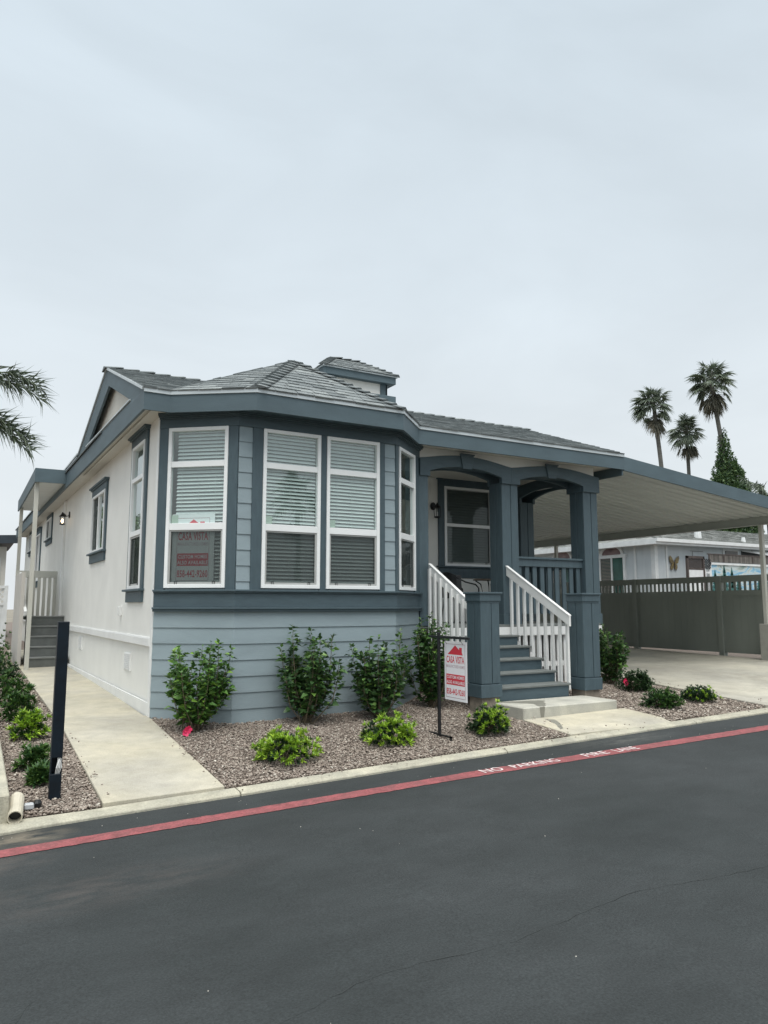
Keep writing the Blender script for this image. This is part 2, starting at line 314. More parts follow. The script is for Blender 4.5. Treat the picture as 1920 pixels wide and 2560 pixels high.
def frame(o, u):       # local (u, n, z): n is the outward normal, to the right of u
    ux, uy = Vector(u).normalized()
    return Matrix(((ux, uy, 0, o[0]), (uy, -ux, 0, o[1]), (0, 0, 1, 0), (0, 0, 0, 1)))
def sweep(mb, path, prof, closed_ends=True):
    """profile of (n, z) points swept along a plan path with mitred corners; n grows to the right of travel"""
    P = [Vector(p) for p in path]; rows = []
    for i, p in enumerate(P):
        ns = []
        if i > 0: d = (p-P[i-1]).normalized(); ns.append(Vector((d.y, -d.x)))
        if i < len(P)-1: d = (P[i+1]-p).normalized(); ns.append(Vector((d.y, -d.x)))
        if len(ns) == 2: m = (ns[0]+ns[1]).normalized(); m = m/max(0.3, m.dot(ns[0]))
        else: m = ns[0]
        rows.append([(p.x+m.x*n, p.y+m.y*n, z) for n, z in prof])
    k = len(prof); vs = [q for r in rows for q in r]; fs = []
    for i in range(len(P)-1):
        for j in range(k): fs.append((i*k+j, i*k+(j+1) % k, (i+1)*k+(j+1) % k, (i+1)*k+j))
    fs += [tuple(range(k)), tuple(range(len(vs)-1, len(vs)-k-1, -1))]
    mb.add(vs, fs)
def rectprof(n0, n1, z0, z1): return [(n0, z0), (n1, z0), (n1, z1), (n0, z1)]
def wall_holes(mb, u0, u1, n0, n1, z0, z1, holes):
    us = sorted({u0, u1, *[h[0] for h in holes], *[h[1] for h in holes]}); us = [u for u in us if u0 <= u <= u1]
    for a, b in zip(us[:-1], us[1:]):
        cuts = sorted([(h[2], h[3]) for h in holes if h[0] <= a+1e-6 and h[1] >= b-1e-6]); z = z0
        for c0, c1 in cuts:
            if c0 > z: mb.box(a, b, n0, n1, z, c0)
            z = c1
        if z < z1: mb.box(a, b, n0, n1, z, z1)

def clip(poly, a, b):    # keep the side of the line a->b that lies to its left
    out_ = []
    n = len(poly)
    def side(p): return (b[0]-a[0])*(p[1]-a[1])-(b[1]-a[1])*(p[0]-a[0])
    for i in range(n):
        p, q = poly[i], poly[(i+1) % n]; sp, sq = side(p), side(q)
        if sp >= 0: out_.append(p)
        if (sp > 0 and sq < 0) or (sp < 0 and sq > 0):
            t = sp/(sp-sq); out_.append((p[0]+(q[0]-p[0])*t, p[1]+(q[1]-p[1])*t))
    return out_
def shingles(mb, pts, expo=0.135, wid=0.27, lift=0.014, seed=1):
    """asphalt tabs laid in courses on a flat roof polygon; pts[0]->pts[1] is the eave, counter-clockwise seen from above"""
    rnd = random.Random(seed); P = [Vector(p) for p in pts]; o = P[0]; ud = (P[1]-P[0]).normalized()
    nrm = None
    for q in P[2:]:
        c = ud.cross(q-o)
        if c.length > 1e-3: nrm = c.normalized(); break
    vd = nrm.cross(ud); poly = [((q-o).dot(ud), (q-o).dot(vd)) for q in P]
    umin = min(p[0] for p in poly); umax = max(p[0] for p in poly); vmax = max(p[1] for p in poly); v = -0.02; row = 0
    while v < vmax:
        u = umin-rnd.uniform(0, wid)
        while u < umax:
            wdt = wid*rnd.uniform(0.5, 1.15); th = lift*rnd.choice([0.55, 0.6, 1.0, 1.1]); g = 0.004
            dv = rnd.uniform(-0.006, 0.006)
            q = [(u+g, v+dv), (u+wdt-g, v+dv), (u+wdt-g, v+expo+0.02), (u+g, v+expo+0.02)]
            lim = poly if v > 0.05 else [(a, b-(0.03 if b < 0.01 else 0)) for a, b in poly]
            for i in range(len(lim)):
                q = clip(q, lim[i], lim[(i+1) % len(lim)])
                if len(q) < 3: break
            if len(q) >= 3:
                top = []; bot = []
                for a, b in q:
                    t = 1-max(0, min(1, (b-v)/expo)); h = 0.004+th*t
                    top.append(o+ud*a+vd*b+nrm*h); bot.append(o+ud*a+vd*b-nrm*0.002)
                k = len(q)
                mb.add(top+bot, [tuple(range(k))]+[(i, i+k, (i+1) % k+k, (i+1) % k) for i in range(k)])
            u += wdt
        v += expo; row += 1
def caps(mb, a, b, wd=0.14, step=0.16, drop=0.06, thick=0.02):
    a = Vector(a); b = Vector(b); d = (b-a); Ln = d.length; d.normalize(); s = d.cross(Vector((0, 0, 1))).normalized(); u = s.cross(d)
    n = max(1, int(Ln/step))
    for i in range(n):
        p = a+d*(i*Ln/n); q = a+d*((i+1.15)*Ln/n); h0, h1 = 0.022+thick, 0.012; jit = random.uniform(-.004, .004)
        vs = []
        for c, h in ((p, h0), (q, h1)):
            vs += [c-s*wd-u*(drop-h), c+u*(h+jit), c+s*wd-u*(drop-h), c+s*wd-u*(drop-h+0.012), c-s*wd-u*(drop-h+0.012)]
        mb.add(vs, [(0, 1, 6, 5), (1, 2, 7, 6), (2, 3, 8, 7), (4, 0, 5, 9), (0, 4, 3, 2, 1), (5, 6, 7, 8, 9)])

FONT_CACHE = {}
def text_geo(mb, s, u0, u1, z0, z1, n, bold=0.0, T=None, thick=0.0015):
    """lettering as geometry, fitted into the rectangle (u0..u1, z0..z1) of the frame T at height n off its face"""
    cu = bpy.data.curves.new('lettering', 'FONT'); cu.body = s; cu.offset = bold; cu.resolution_u = 3; cu.space_character = 1.06
    ob = bpy.data.objects.new('lettering', cu); COL.objects.link(ob)
    bpy.context.view_layer.update()
    dg = bpy.context.evaluated_depsgraph_get(); me = bpy.data.meshes.new_from_object(ob.evaluated_get(dg))
    V = [v.co.copy() for v in me.vertices]; Fs = [tuple(p.vertices) for p in me.polygons]
    bpy.data.objects.remove(ob); bpy.data.curves.remove(cu); bpy.data.meshes.remove(me)
    a = min(v.x for v in V); b = max(v.x for v in V); c = min(v.y for v in V); d = max(v.y for v in V)
    T = T or Matrix.Identity(4); o = len(mb.v)
    mb.v += [T @ Vector((u0+(v.x-a)/(b-a)*(u1-u0), n, z0+(v.y-c)/(d-c)*(z1-z0))) for v in V]
    mb.f += [tuple(o+i for i in f) for f in Fs]

# ---------------------------------------------------------------- ground
def S(x): return 0.018*(max(-14, min(30, x))-2)
CURBP = [(-14, 5.9), (-3, 6.06), (0.05, 6.14), (0.35, 6.17), (0.62, 6.21), (1.16, 6.24), (2.1, 6.27), (4.2, 6.37), (7.4, 6.46), (10, 6.50), (20, 6.6), (30, 6.7)]
def yc(x):
    for (a, b), (c, d) in zip(CURBP[:-1], CURBP[1:]):
        if x <= c: return b+(d-b)*(max(x, a)-a)/(c-a)
    return CURBP[-1][1]
def G(x, y):
    c = yc(x)+0.12
    if y < c: return S(x)
    return S(x)+0.035+0.065*min(y-c, max(0, 9.4-c))+0.016*max(0, min(y, 24)-9.4)
def sheet(name, m, x0, x1, y0, y1, dz, nx, ny, fn=None, zf=None):
    """a sheet that follows the ground; y0/y1 may be functions of x"""
    xs = np.linspace(x0, x1, nx+1); V = []; Fc = []
    for x in xs:
        a = y0(x) if callable(y0) else y0; b = y1(x) if callable(y1) else y1
        for y in np.linspace(a, b, ny+1): V.append((x, y, (zf or G)(x, y)+dz))
    for i in range(nx):
        for j in range(ny):
            k = i*(ny+1)+j; Fc.append((k, k+ny+1, k+ny+2, k+1))
    return npmesh(name, V, Fc, m)
FAR = mat('far_ground', (0.22, 0.20, 0.16), 0.95, scale=0.2, var=0.15)
gm = MB(); gm.add([(-300, -200, -0.5), (400, -200, -0.5), (400, 500, -0.5), (-300, 500, -0.5)], [(0, 1, 2, 3)])
struct(gm.build('ground', FAR))
struct(sheet('lot_ground', DIRT, -14, 30, yc, 60, -0.03, 60, 90))
Sz = lambda x, y: S(x)
struct(sheet('road', ASPH, -14, 30, -9, lambda x: yc(x)+0.02, 0.0, 44, 8, zf=Sz))

cb = MB()      # rolled concrete curb, a strip with a low lip
xs = [-14, -6, -3, -1, 0.05, 0.3, 0.5, 0.62, 0.9, 1.16, 1.6, 2.14]
def curb_run(xs):
    rows = []
    for x in xs:
        y = yc(x); z = S(x); wv = 0.165+(0.10*max(0, 1-abs(x-0.25)/0.5))
        rows.append([(x, y-0.004, z-0.03), (x, y, z+0.018), (x, y+0.03, z+0.034), (x, y+wv-0.015, z+0.040), (x, y+wv, z+0.034), (x, y+wv, z-0.05)])
    k = 6; vs = [q for r in rows for q in r]; fs = [(i*k+j, i*k+j+1, (i+1)*k+j+1, (i+1)*k+j) for i in range(len(rows)-1) for j in range(k-1)]
    cb.add(vs, fs+[tuple(range(k)), tuple(range(len(vs)-1, len(vs)-k-1, -1))])
curb_run(xs)
for a, b in ((2.15, 5.1), (5.11, 8.2), (8.21, 11.2), (11.21, 14.5), (14.51, 30)): curb_run(list(np.linspace(a, b, 8)))
struct(cb.build('curb', CURB, bevel=0.004))

# side walk, in three pours
wk = MB()
def slab_run(mb, x0, x1, y0, y1, dz, n=6, th=0.12):
    ys = np.linspace(y0, y1, n+1); k = 4; vs = []
    for y in ys: vs += [(x0, y, G(x0, y)+dz-th), (x1, y, G(x1, y)+dz-th), (x1, y, G(x1, y)+dz), (x0, y, G(x0, y)+dz)]
    fs = [(i*k+j, i*k+(j+1) % k, (i+1)*k+(j+1) % k, (i+1)*k+j) for i in range(n) for j in range(k)]
    mb.add(vs, fs+[(0, 1, 2, 3), tuple(range(n*4, n*4+4))[::-1]])
slab_run(wk, 1.06, 2.05, 6.425, 9.60, 0.028, 10); slab_run(wk, 1.06, 2.02, 9.608, 12.9, 0.028); slab_run(wk, 1.06, 2.0, 12.908, 17.2, 0.028); slab_run(wk, 1.06, 1.97, 17.208, 22, 0.028)
struct(wk.build('side_walkway', CONC, bevel=0.006))
dv = MB()
for a, b in ((9.97, 12.45), (12.458, 14.9)):
    slab_run(dv, a, b, 6.69, 7.55, 0.03, 3); slab_run(dv, a, b, 7.558, 10.4, 0.03); slab_run(dv, a, b, 10.408, 14.2, 0.03); slab_run(dv, a, b, 14.208, 22, 0.03)
struct(dv.build('driveway', DRIVE, bevel=0.006))
fw_ = MB(); slab_run(fw_, 6.17, 7.92, 6.585, 7.405, 0.028, 4); struct(fw_.build('front_walkway', CONC, bevel=0.006))

# red fire lane stripe with its lettering
def redc(x): return float(np.interp(x, [-14, 0.3, 4.4, 8.7, 30], [5.62, 5.745, 5.86, 5.84, 5.8]))
V = []; Fc = []; xs = np.arange(-14, 30.01, 0.06)
nzr = np.cumsum(RNG.normal(0, 0.0022, (len(xs), 2)), axis=0)*0.3+RNG.normal(0, 0.0035, (len(xs), 2))
for i, x in enumerate(xs):
    c = redc(x); h = float(np.interp(x, [0, 5, 9], [0.084, 0.108, 0.112]))
    V += [(x, c-h+nzr[i, 0], S(x)+0.004), (x, c+h+nzr[i, 1], S(x)+0.004)]
for i in range(len(xs)-1): Fc.append((2*i, 2*i+2, 2*i+3, 2*i+1))
struct(npmesh('fire_lane_stripe', V, Fc, REDP))
tx = MB()
TG = Matrix(((1, 0, 0, 0), (0, 0, 1, 0), (0, 1, 0, 0), (0, 0, 0, 1)))    # local (u, n, z) -> (x, y, up)
for s_, a, b in (('NO', 4.36, 4.60), ('PARKING', 4.72, 5.30), ('FIRE', 5.66, 5.98), ('LANE', 6.10, 6.42)):
    c = redc((a+b)/2); text_geo(tx, s_, a, b, c-0.066, c+0.066, 0, 0.004)
tx.v = [Vector((v.x, v.z, S(v.x)+0.007)) for v in tx.v]
struct(tx.build('fire_lane_lettering', ROADW))

# hairline cracks and old sealant on the road
ck = MB()
def crack(pts, w0):
    P = []
    for (a, b) in zip(pts[:-1], pts[1:]):
        n = max(2, int(math.dist(a, b)/0.07))
        for i in range(n): t = i/n; P.append((a[0]+(b[0]-a[0])*t+random.uniform(-.012, .012), a[1]+(b[1]-a[1])*t+random.uniform(-.012, .012)))
    vs = []
    for x, y in P:
        h = w0*random.uniform(0.3, 1.2); vs += [(x, y-h, S(x)+0.003), (x, y+h, S(x)+0.003)]
    ck.add(vs, [(2*i, 2*i+2, 2*i+3, 2*i+1) for i in range(len(P)-1)])
crack([(1.0, 2.86), (1.7, 3.05), (2.4, 2.98), (3.3, 3.1), (4.3, 2.95), (5.6, 3.2)], 0.0018)
crack([(0.2, 3.3), (0.32, 3.55), (0.4, 3.62)], 0.003); crack([(-0.3, 2.7), (-0.05, 3.3), (0.2, 3.4)], 0.003)
struct(ck.build('road_cracks', mat('crack', (0.032, 0.038, 0.037), 0.9)))
sp = MB()
for i in range(46):
    x = random.uniform(0.2, 9); y = random.choice([random.uniform(2.6, 5.5), random.uniform(5.95, 6.15), random.uniform(5.95, 6.15)]); r = random.uniform(0.002, 0.0055)
    sp.add([(x+r*cos(a)*random.uniform(.6, 1.2), y+r*sin(a), S(x)+0.001+ (0.004 if k == 3 else 0)) for k, a in enumerate([0, 2.1, 4.2])]+[(x, y, S(x)+0.006)], [(0, 1, 3), (1, 2, 3), (2, 0, 3)])
struct(sp.build('stray_pebbles', mat('pale_pebble', (0.5, 0.48, 0.43), 0.9)))

# ---------------------------------------------------------------- gravel
def in_bed(x, y):
    if x < 1.055: return 0.40 < x and y > yc(x)+0.2+0.10*max(0, 1-abs(x-0.25)/0.5)
    if x < 2.06: return False
    if 6.16 < x < 7.93 and y < 9.4: return not (y < 8.05 or x < 7.9) and False
    if x > 9.96: return False
    if y < yc(x)+0.175: return False
    if x < 9.6 and y > 9.5: return False
    if 2.0 < x < 5.95:         # keep the bay footprint clear
        if y > 8.83 and 2.87 < x < 5.13: return False
        if x <= 2.87 and y > 9.46-(x-2.06)*0.815: return False
        if x >= 5.13 and y > 8.8+(x-5.13)*0.835: return False
    return True
def gravel(n, x0, x1, y0, y1, rmin, rmax):
    X = RNG.uniform(x0, x1, n); Y = RNG.uniform(y0, y1, n)
    keep = np.array([in_bed(a, b) for a, b in zip(X, Y)]); X = X[keep]; Y = Y[keep]; n = len(X)
    Z = np.array([G(a, b) for a, b in zip(X, Y)])
    r = RNG.uniform(rmin, rmax, n)
    base = np.array([(-1,-1,-1),(1,-1,-1),(1,1,-1),(-1,1,-1),(-1,-1,1),(1,-1,1),(1,1,1),(-1,1,1)], float)*0.62
    V = np.repeat(base[None], n, 0)*RNG.uniform(0.55, 1.25, (n, 8, 3))
    sc = np.stack([r*RNG.uniform(.9, 1.6, n), r*RNG.uniform(.7, 1.1, n), r*RNG.uniform(.45, .85, n)], 1)
    V = V*sc[:, None, :]
    ang = RNG.uniform(0, 2*pi, n); ti = RNG.uniform(-.5, .5, n)
    c, s_ = np.cos(ti)[:, None], np.sin(ti)[:, None]; y1_, z1_ = V[..., 1]*c-V[..., 2]*s_, V[..., 1]*s_+V[..., 2]*c
    c, s_ = np.cos(ang)[:, None], np.sin(ang)[:, None]; x2, y2 = V[..., 0]*c-y1_*s_, V[..., 0]*s_+y1_*c
    lump = 0.012*np.sin(X*3.1+1)*np.cos(Y*2.7)
    V = np.stack([x2+X[:, None], y2+Y[:, None], z1_+(Z+lump+RNG.uniform(-.012, .014, n))[:, None]], -1)
    f = np.array([(0,3,2,1),(4,5,6,7),(0,1,5,4),(1,2,6,5),(2,3,7,6),(3,0,4,7)])
    Fc = (np.arange(n)[:, None, None]*8+f[None]).reshape(-1, 4)
    return V.reshape(-1, 3), Fc
vs, fs = [], []; off = 0
for args in ((12000, 0.4, 1.06, 6.2, 9.5, .008, .0155), (7000, 0.4, 1.06, 9.5, 22, .014, .022), (60000, 2.06, 6.17, 6.3, 9.5, .0075, .0145), (3500, 6.1, 7.95, 7.4, 9.5, .01, .018), (16000, 7.92, 9.97, 6.4, 9.6, .010, .019), (900, 9.6, 9.97, 9.5, 11.5, .012, .02)):
    a, b = gravel(*args); vs.append(a); fs.append(b+off); off += len(a)
def stray(x, y):      # a few stones kicked on to the kerb and the paths
    return (2.1 < x < 9.9 and yc(x)+.02 < y < yc(x)+.17) or (0.95 < x < 1.25) or (1.86 < x < 2.06) or (6.17 < x < 6.35) or (7.75 < x < 7.92) or (9.97 < x < 10.2)
_keep = in_bed; in_bed = stray
_G = G; G = lambda x, y: _G(x, y)+(.05 if y > 6.36 or x > 9.9 else .055)
for n_, x0_, x1_, y0_, y1_ in ((260, 2.1, 9.9, 6.2, 6.75), (22, 1.06, 1.13, 6.5, 9.5), (30, 1.96, 2.05, 6.5, 9.4), (16, 6.17, 6.35, 6.6, 7.4), (14, 7.75, 7.92, 6.6, 7.4), (30, 9.97, 10.15, 6.8, 9)):
    a, b = gravel(n_, x0_, x1_, y0_, y1_, .006, .012); vs.append(a); fs.append(b+off); off += len(a)
G = _G; in_bed = _keep
gv = npmesh('gravel', np.concatenate(vs), np.concatenate(fs), GRAVEL); gv['kind'] = 'stuff'
gv['label'] = 'pinkish brown crushed gravel covering the planting beds'; gv['category'] = 'gravel'

# ---------------------------------------------------------------- the house
HX, HY = 2.06, 9.46
A, B, C_, D = (2.06, 9.46), (2.87, 8.80), (5.13, 8.80), (5.92, 9.46)
house = thing('house', (3.9, 11.0, 0.25), 'pale house with slate blue trim, bay window and grey shingle roof', 'house')
H = house
def hp(mb, name, m, parent=None, bevel=0.0, smooth=False): return mb.build(name, m, parent or H, shear=True, bevel=bevel, smooth=smooth)
F1 = frame(A, (0.81, -0.66)); FM = frame(B, (1, 0)); F2 = frame(C_, (0.79, 0.66))
FS = frame(A, (0, -1)); FB = frame((5.92, 11.45), (1, 0))
L1, LM, L2 = 1.045, 2.26, 1.03
WZ = (1.82, 3.84)

def window(T, u0, u1, z0, z1, bars=(), screen_to=None, blinds=True, slider=False, casing=None, dark=False, nf=0.045, fw=0.045, blind_side=0.0, pitch=.047, tilt=50):
    f = MB(T)
    f.box(u0, u0+fw, -0.03, nf, z0, z1); f.box(u1-fw, u1, -0.03, nf, z0, z1)
    f.box(u0+fw, u1-fw, -0.03, nf, z1-fw, z1); f.box(u0+fw, u1-fw, -0.03, nf, z0, z0+fw)
    for zb, hb in bars: f.box(u0+fw, u1-fw, -0.02, nf-0.008, zb-hb/2, zb+hb/2)
    if slider: um = (u0+u1)/2; f.box(um-0.025, um+0.025, -0.02, nf-0.01, z0+fw, z1-fw)
    o = hp(f, 'window', VINYL, bevel=0.003)
    if slider: hs = MB(T); hs.add([(u0+fw, .015, z0+fw), ((u0+u1)/2, .015, z0+fw), ((u0+u1)/2, .015, z1-fw), (u0+fw, .015, z1-fw)], [(0, 1, 2, 3)]); hp(hs, 'insect_screen', SCREEN, o)
    p = MB(T); p.add([(u0+.02, 0.005, z0+.02), (u1-.02, 0.005, z0+.02), (u1-.02, 0.005, z1-.02), (u0+.02, 0.005, z1-.02)], [(0, 1, 2, 3)])
    hp(p, 'pane', GLASS, o)
    if blinds:
        b = MB(T); z = z0+0.05; a = radians(tilt)
        while z < z1-0.04:
            dy, dz = pitch*.50*cos(a), pitch*.50*sin(a); g0 = u0+0.05+blind_side; g1 = u1-0.05
            c = -0.036; j = random.uniform(-.0015, .0015)
            b.add([(g0, c+dy, z-dz+j), (g1, c+dy, z-dz-j), (g1, c-dy, z+dz-j), (g0, c-dy, z+dz+j), (g0, c+dy, z-dz+j-.003), (g1, c+dy, z-dz-j-.003), (g1, c-dy, z+dz-j-.003), (g0, c-dy, z+dz+j-.003)],
                  [(0, 1, 2, 3), (7, 6, 5, 4), (0, 4, 5, 1), (2, 6, 7, 3)])
            z += pitch
        for uu in (0.22, 0.5, 0.78): b.box(u0+(u1-u0)*uu-.0012, u0+(u1-u0)*uu+.0012, -0.018, -0.016, z0+.04, z1-.04)
        hp(b, 'blind', BLIND, o)
        if bars and z1-z0 > 1.9: k_ = MB(T); k_.box(u0+fw+.01, u0+fw+.10, -.006, -.003, bars[-1][0]+.05, bars[-1][0]+.15); hp(k_, 'paper_tag', mat('green_paper', (.42, .50, .42), .8), o)
    if screen_to:
        s0 = MB(T); a0, a1, c0, c1 = u0+fw, u1-fw, z0+fw, screen_to
        s0.box(a0, a0+.024, .012, .026, c0, c1); s0.box(a1-.024, a1, .012, .026, c0, c1); s0.box(a0+.024, a1-.024, .012, .026, c0, c0+.028); s0.box(a0+.024, a1-.024, .012, .026, c1-.02, c1)
        so_ = hp(s0, 'screen_frame', SCREENF, o)
        s1 = MB(T); s1.add([(a0+.02, .018, c0+.02), (a1-.02, .018, c0+.02), (a1-.02, .018, c1-.02), (a0+.02, .018, c1-.02)], [(0, 1, 2, 3)])
        hp(s1, 'insect_screen', SCREEN, o)
        tb = MB(T)
        for uu in (a0+.09, a1-.12):
            tb = MB(T); tb.box(uu, uu+.006, .026, .032, c0+.002, c0+.04); tb.box(uu+.026, uu+.032, .026, .032, c0+.002, c0+.04); tb.box(uu+.006, uu+.026, .026, .032, c0+.034, c0+.04)
            hp(tb, 'screen_tab', BLACK, o)
    if casing:
        c = MB(T); cw, cap, ap = casing
        if cw: c.box(u1, u1+cw, 0, .03, z0, z1); c.box(u0-cw, u0, 0, .03, z0, z1)
        c.box(u0-cw-.0, u1+cw, 0, .035, z1, z1+.12); c.box(u0-cw-.03, u1+cw+.03, 0, .06, z1+.12, z1+.145); c.box(u0-cw-.05, u1+cw+.05, 0, .085, z1+.145, z1+cap)
        c.box(u0-cw-.04, u1+cw+.04, 0, .08, z0-.03, z0); c.box(u0-cw, u1+cw, 0, .035, z0-ap, z0-.03)
        hp(c, 'casing', BLUEV, o, bevel=0.003)
    return o
BARS = ((3.37, 0.075), (2.58, 0.085))
# walls of the bay with their openings
wl = MB(F1); wall_holes(wl, 0.002, L1, 0, -0.12, 0.2, 4.04, [(0.13, 0.925, *WZ)])
w2 = MB(FM); wall_holes(w2, 0, LM, 0, -0.12, 0.2, 4.04, [(0.32, 1.115, *WZ), (1.205, 2.0, *WZ)])
w3 = MB(F2); wall_holes(w3, 0, L2, 0, -0.12, 0.2, 4.04, [(0.10, 0.80, *WZ)])
wl.v += []; bay = MB()
for q in (wl, w2, w3): o = len(bay.v); bay.v += q.v; bay.f += [tuple(o+i for i in f) for f in q.f]
hp(bay, 'bay_wall', SIDING)
win1 = window(F1, 0.13, 0.925, *WZ, BARS, 2.54, blind_side=0.05)
window(FM, 0.32, 1.115, *WZ, BARS, 2.54); window(FM, 1.205, 2.0, *WZ, BARS, 2.54); window(F2, 0.10, 0.80, *WZ, BARS, 2.54, blinds=False)
# lap siding: wraps under the sill band, and short courses on the two piers
sd_ = MB(); z = 1.53; path = [A, B, C_, D]
while z > 0.18:
    zb = z-0.193; sweep(sd_, path, [(0.002, zb), (0.020, zb), (0.007, z), (0.002, z)]); z = zb
for a, b in ((2.875, 3.05), (4.96, 5.125)):
    z = 3.84
    while z > 1.84:
        zb = max(1.80, z-0.194)
        P0 = 8.80; sd_.add([(a, P0-.002, zb), (b, P0-.002, zb), (b, P0-.002, z), (a, P0-.002, z), (a, P0-.019, zb), (b, P0-.019, zb), (b, P0-.007, z), (a, P0-.007, z)],
                           [(4, 5, 6, 7), (0, 4, 7, 3), (1, 2, 6, 5), (0, 1, 5, 4), (3, 7, 6, 2)]); z = zb
hp(sd_, 'lap_siding', SIDING)
tr = MB(F1); tr.box(0.0, 0.13, 0, .028, 1.80, 3.84); tr.box(0.925, L1+.004, 0, .028, 1.80, 3.84)
t2 = MB(FM); t2.box(0.18, 0.32, 0, .028, 1.80, 3.84); t2.box(1.115, 1.205, 0, .028, 1.80, 3.84); t2.box(2.0, 2.09, 0, .028, 1.80, 3.84)
t3 = MB(F2); t3.box(-.004, 0.10, 0, .028, 1.80, 3.84); t3.box(0.80, L2, 0, .028, 1.80, 3.84)
tt = MB()
for q in (tr, t2, t3): o = len(tt.v); tt.v += q.v; tt.f += [tuple(o+i for i in f) for f in q.f]
for q in (tr, t2, t3):
    for i in range(len(q.v)//8):
        one = MB(); one.v = q.v[8*i:8*i+8]; one.f = [(0,3,2,1),(4,5,6,7),(0,1,5,4),(1,2,6,5),(2,3,7,6),(3,0,4,7)]
        hp(one, 'window_trim', BLUEV, bevel=0.003)
bd = MB()
sweep(bd, path, rectprof(0, .075, 1.775, 1.80)); sweep(bd, path, rectprof(0, .05, 1.755, 1.775)); sweep(bd, path, rectprof(0, .033, 1.585, 1.755))
sweep(bd, path, rectprof(0, .075, 1.56, 1.585)); sweep(bd, path, rectprof(0, .055, 1.53, 1.56))
hp(bd, 'sill_band', BLUE, bevel=0.003)
fr = MB(); sweep(fr, path, rectprof(0, .036, 3.84, 3.955)); sweep(fr, path, rectprof(0, .055, 3.955, 3.975)); sweep(fr, path, rectprof(0, .085, 3.975, 3.995)); sweep(fr, path, rectprof(0, .10, 3.995, 4.03))
hp(fr, 'frieze', BLUE, bevel=0.003)

# side wall facing the walk
def SU(y): return -(y-HY)
side_w = [(10.20, 10.98, 1.83, 3.86, 'tall'), (13.15, 14.42, 2.54, 3.58, 'slider'), (21.05, 22.15, 3.36, 3.92, 'small'), (23.75, 24.8, 2.32, 3.72, 'slider'), (26.4, 27.3, 3.36, 3.92, 'small')]
sw = MB(FS); wall_holes(sw, SU(29.0), -0.002, 0, -0.12, 1.21, 4.04, [(SU(b), SU(a), c, d) for a, b, c, d, k in side_w])
hp(sw, 'side_wall', WHITE)
for a, b, c, d, k in side_w:
    if k == 'tall': window(FS, SU(b), SU(a), c, d, ((3.37, .06), (2.60, .07)), 2.56, blinds=False, casing=(.11, .18, .18))
    elif k == 'slider': window(FS, SU(b), SU(a), c, d, (), None, blinds=False, slider=True, casing=(.11, .18, .18))
    else: window(FS, SU(b), SU(a), c, d, (), None, blinds=False, slider=True, casing=(.09, .13, .14))
sk = MB(FS); sk.box(SU(29), -0.002, -.02, -.10, 0.15, 1.21); hp(sk, 'skirting', WHITE)
s2 = MB(FS); s2.box(SU(29), -0.09, 0, .03, 1.10, 1.20); s2.box(SU(29), -0.09, 0, .02, 1.20, 1.212); s2.box(SU(29), -0.09, 0, .02, 0.2, 0.42)
s2.box(-0.09, -0.002, 0, .022, 0.2, 4.03); s2.box(SU(18.5), SU(18.35), 0, .05, 1.3, 4.0)
hp(s2, 'white_trim', WTRIM, bevel=0.003)
for a, zc in ((10.95, 0.83), (15.35, 0.90)):
    v_ = MB(FS); u = SU(a); v_.box(u-.2, u+.2, -.02, -.008, zc-.12, zc+.12)
    for i in range(9): v_.box(u-.185, u+.185, -.008, .002, zc-.105+i*.025, zc-.092+i*.025)
    v_.box(u-.2, u-.185, -.008, .006, zc-.12, zc+.12); v_.box(u+.185, u+.2, -.008, .006, zc-.12, zc+.12)
    hp(v_, 'foundation_vent', WTRIM)
ob_ = MB(FS); u = SU(11.5); ob_.box(u-.05, u+.05, 0, .04, 1.46, 1.60); ob_.box(u-.04, u+.04, .04, .055, 1.47, 1.59); hp(ob_, 'outlet_box', WTRIM, bevel=0.004)

# rest of the envelope
rw = MB(); rw.box(9.48, 9.6, 11.45, 29, 0.3, 4.03); rw.box(2.06, 9.6, 28.9, 29.0, 0.3, 4.03)
hp(rw, 'wall', WHITE)
pb = MB(FB); wall_holes(pb, 0, 3.68, 0, -0.12, 1.2, 4.03, [(1.84, 2.95, 2.34, 3.84)])
pb.T = Matrix.Identity(4); pb.box(5.80, 5.92, 9.47, 11.45, 0.3, 4.03); hp(pb, 'porch_wall', WHITE)
window(FB, 1.84, 2.95, 2.34, 3.84, ((3.11, .06),), 3.80, casing=(.13, .20, .22), pitch=.05, tilt=60)  # full-height screen added to darken the blinds behind it
fl = MB(); fl.box(2.2, 9.45, 9.6, 28.9, 1.2, 1.3); fl.box(2.9, 5.1, 8.93, 9.6, 1.2, 1.3); hp(fl, 'floor', INTER)
iw = MB(); iw.box(2.2, 5.8, 12.6, 12.7, 1.3, 4.03); iw.box(5.92, 9.45, 14, 14.1, 1.3, 4.03); hp(iw, 'inner_wall', INTER)

# roof edge: fascia, drip edge, soffit
FPATH = [(1.75, 9.05), (2.07, 9.05), (2.96, 8.42), (5.05, 8.42), (5.69, 9.05), (9.93, 9.05)]
fa = MB(); sweep(fa, FPATH, rectprof(-.03, 0, 3.97, 4.205))
fa.prism([(1.75, 9.052, 3.975), (1.75, 9.052, 4.205), (1.75, 9.84, 4.27), (1.75, 13.55, 4.33), (1.75, 14.4, 4.37), (1.75, 29.3, 4.25), (1.75, 29.3, 3.99)], (.035, 0, 0))
fa.prism([(1.75, 9.052, 4.205), (1.75, 11.84, 5.25), (1.75, 11.6, 4.93), (1.75, 9.84, 4.27)], (.035, 0, 0))
fa.prism([(1.75, 11.84, 5.25), (1.75, 14.4, 4.37), (1.75, 13.55, 4.33), (1.75, 11.6, 4.93)], (.035, 0, 0))
fa.box(9.90, 9.93, 9.08, 29.3, 3.87, 4.2)
hp(fa, 'fascia', BLUEF)
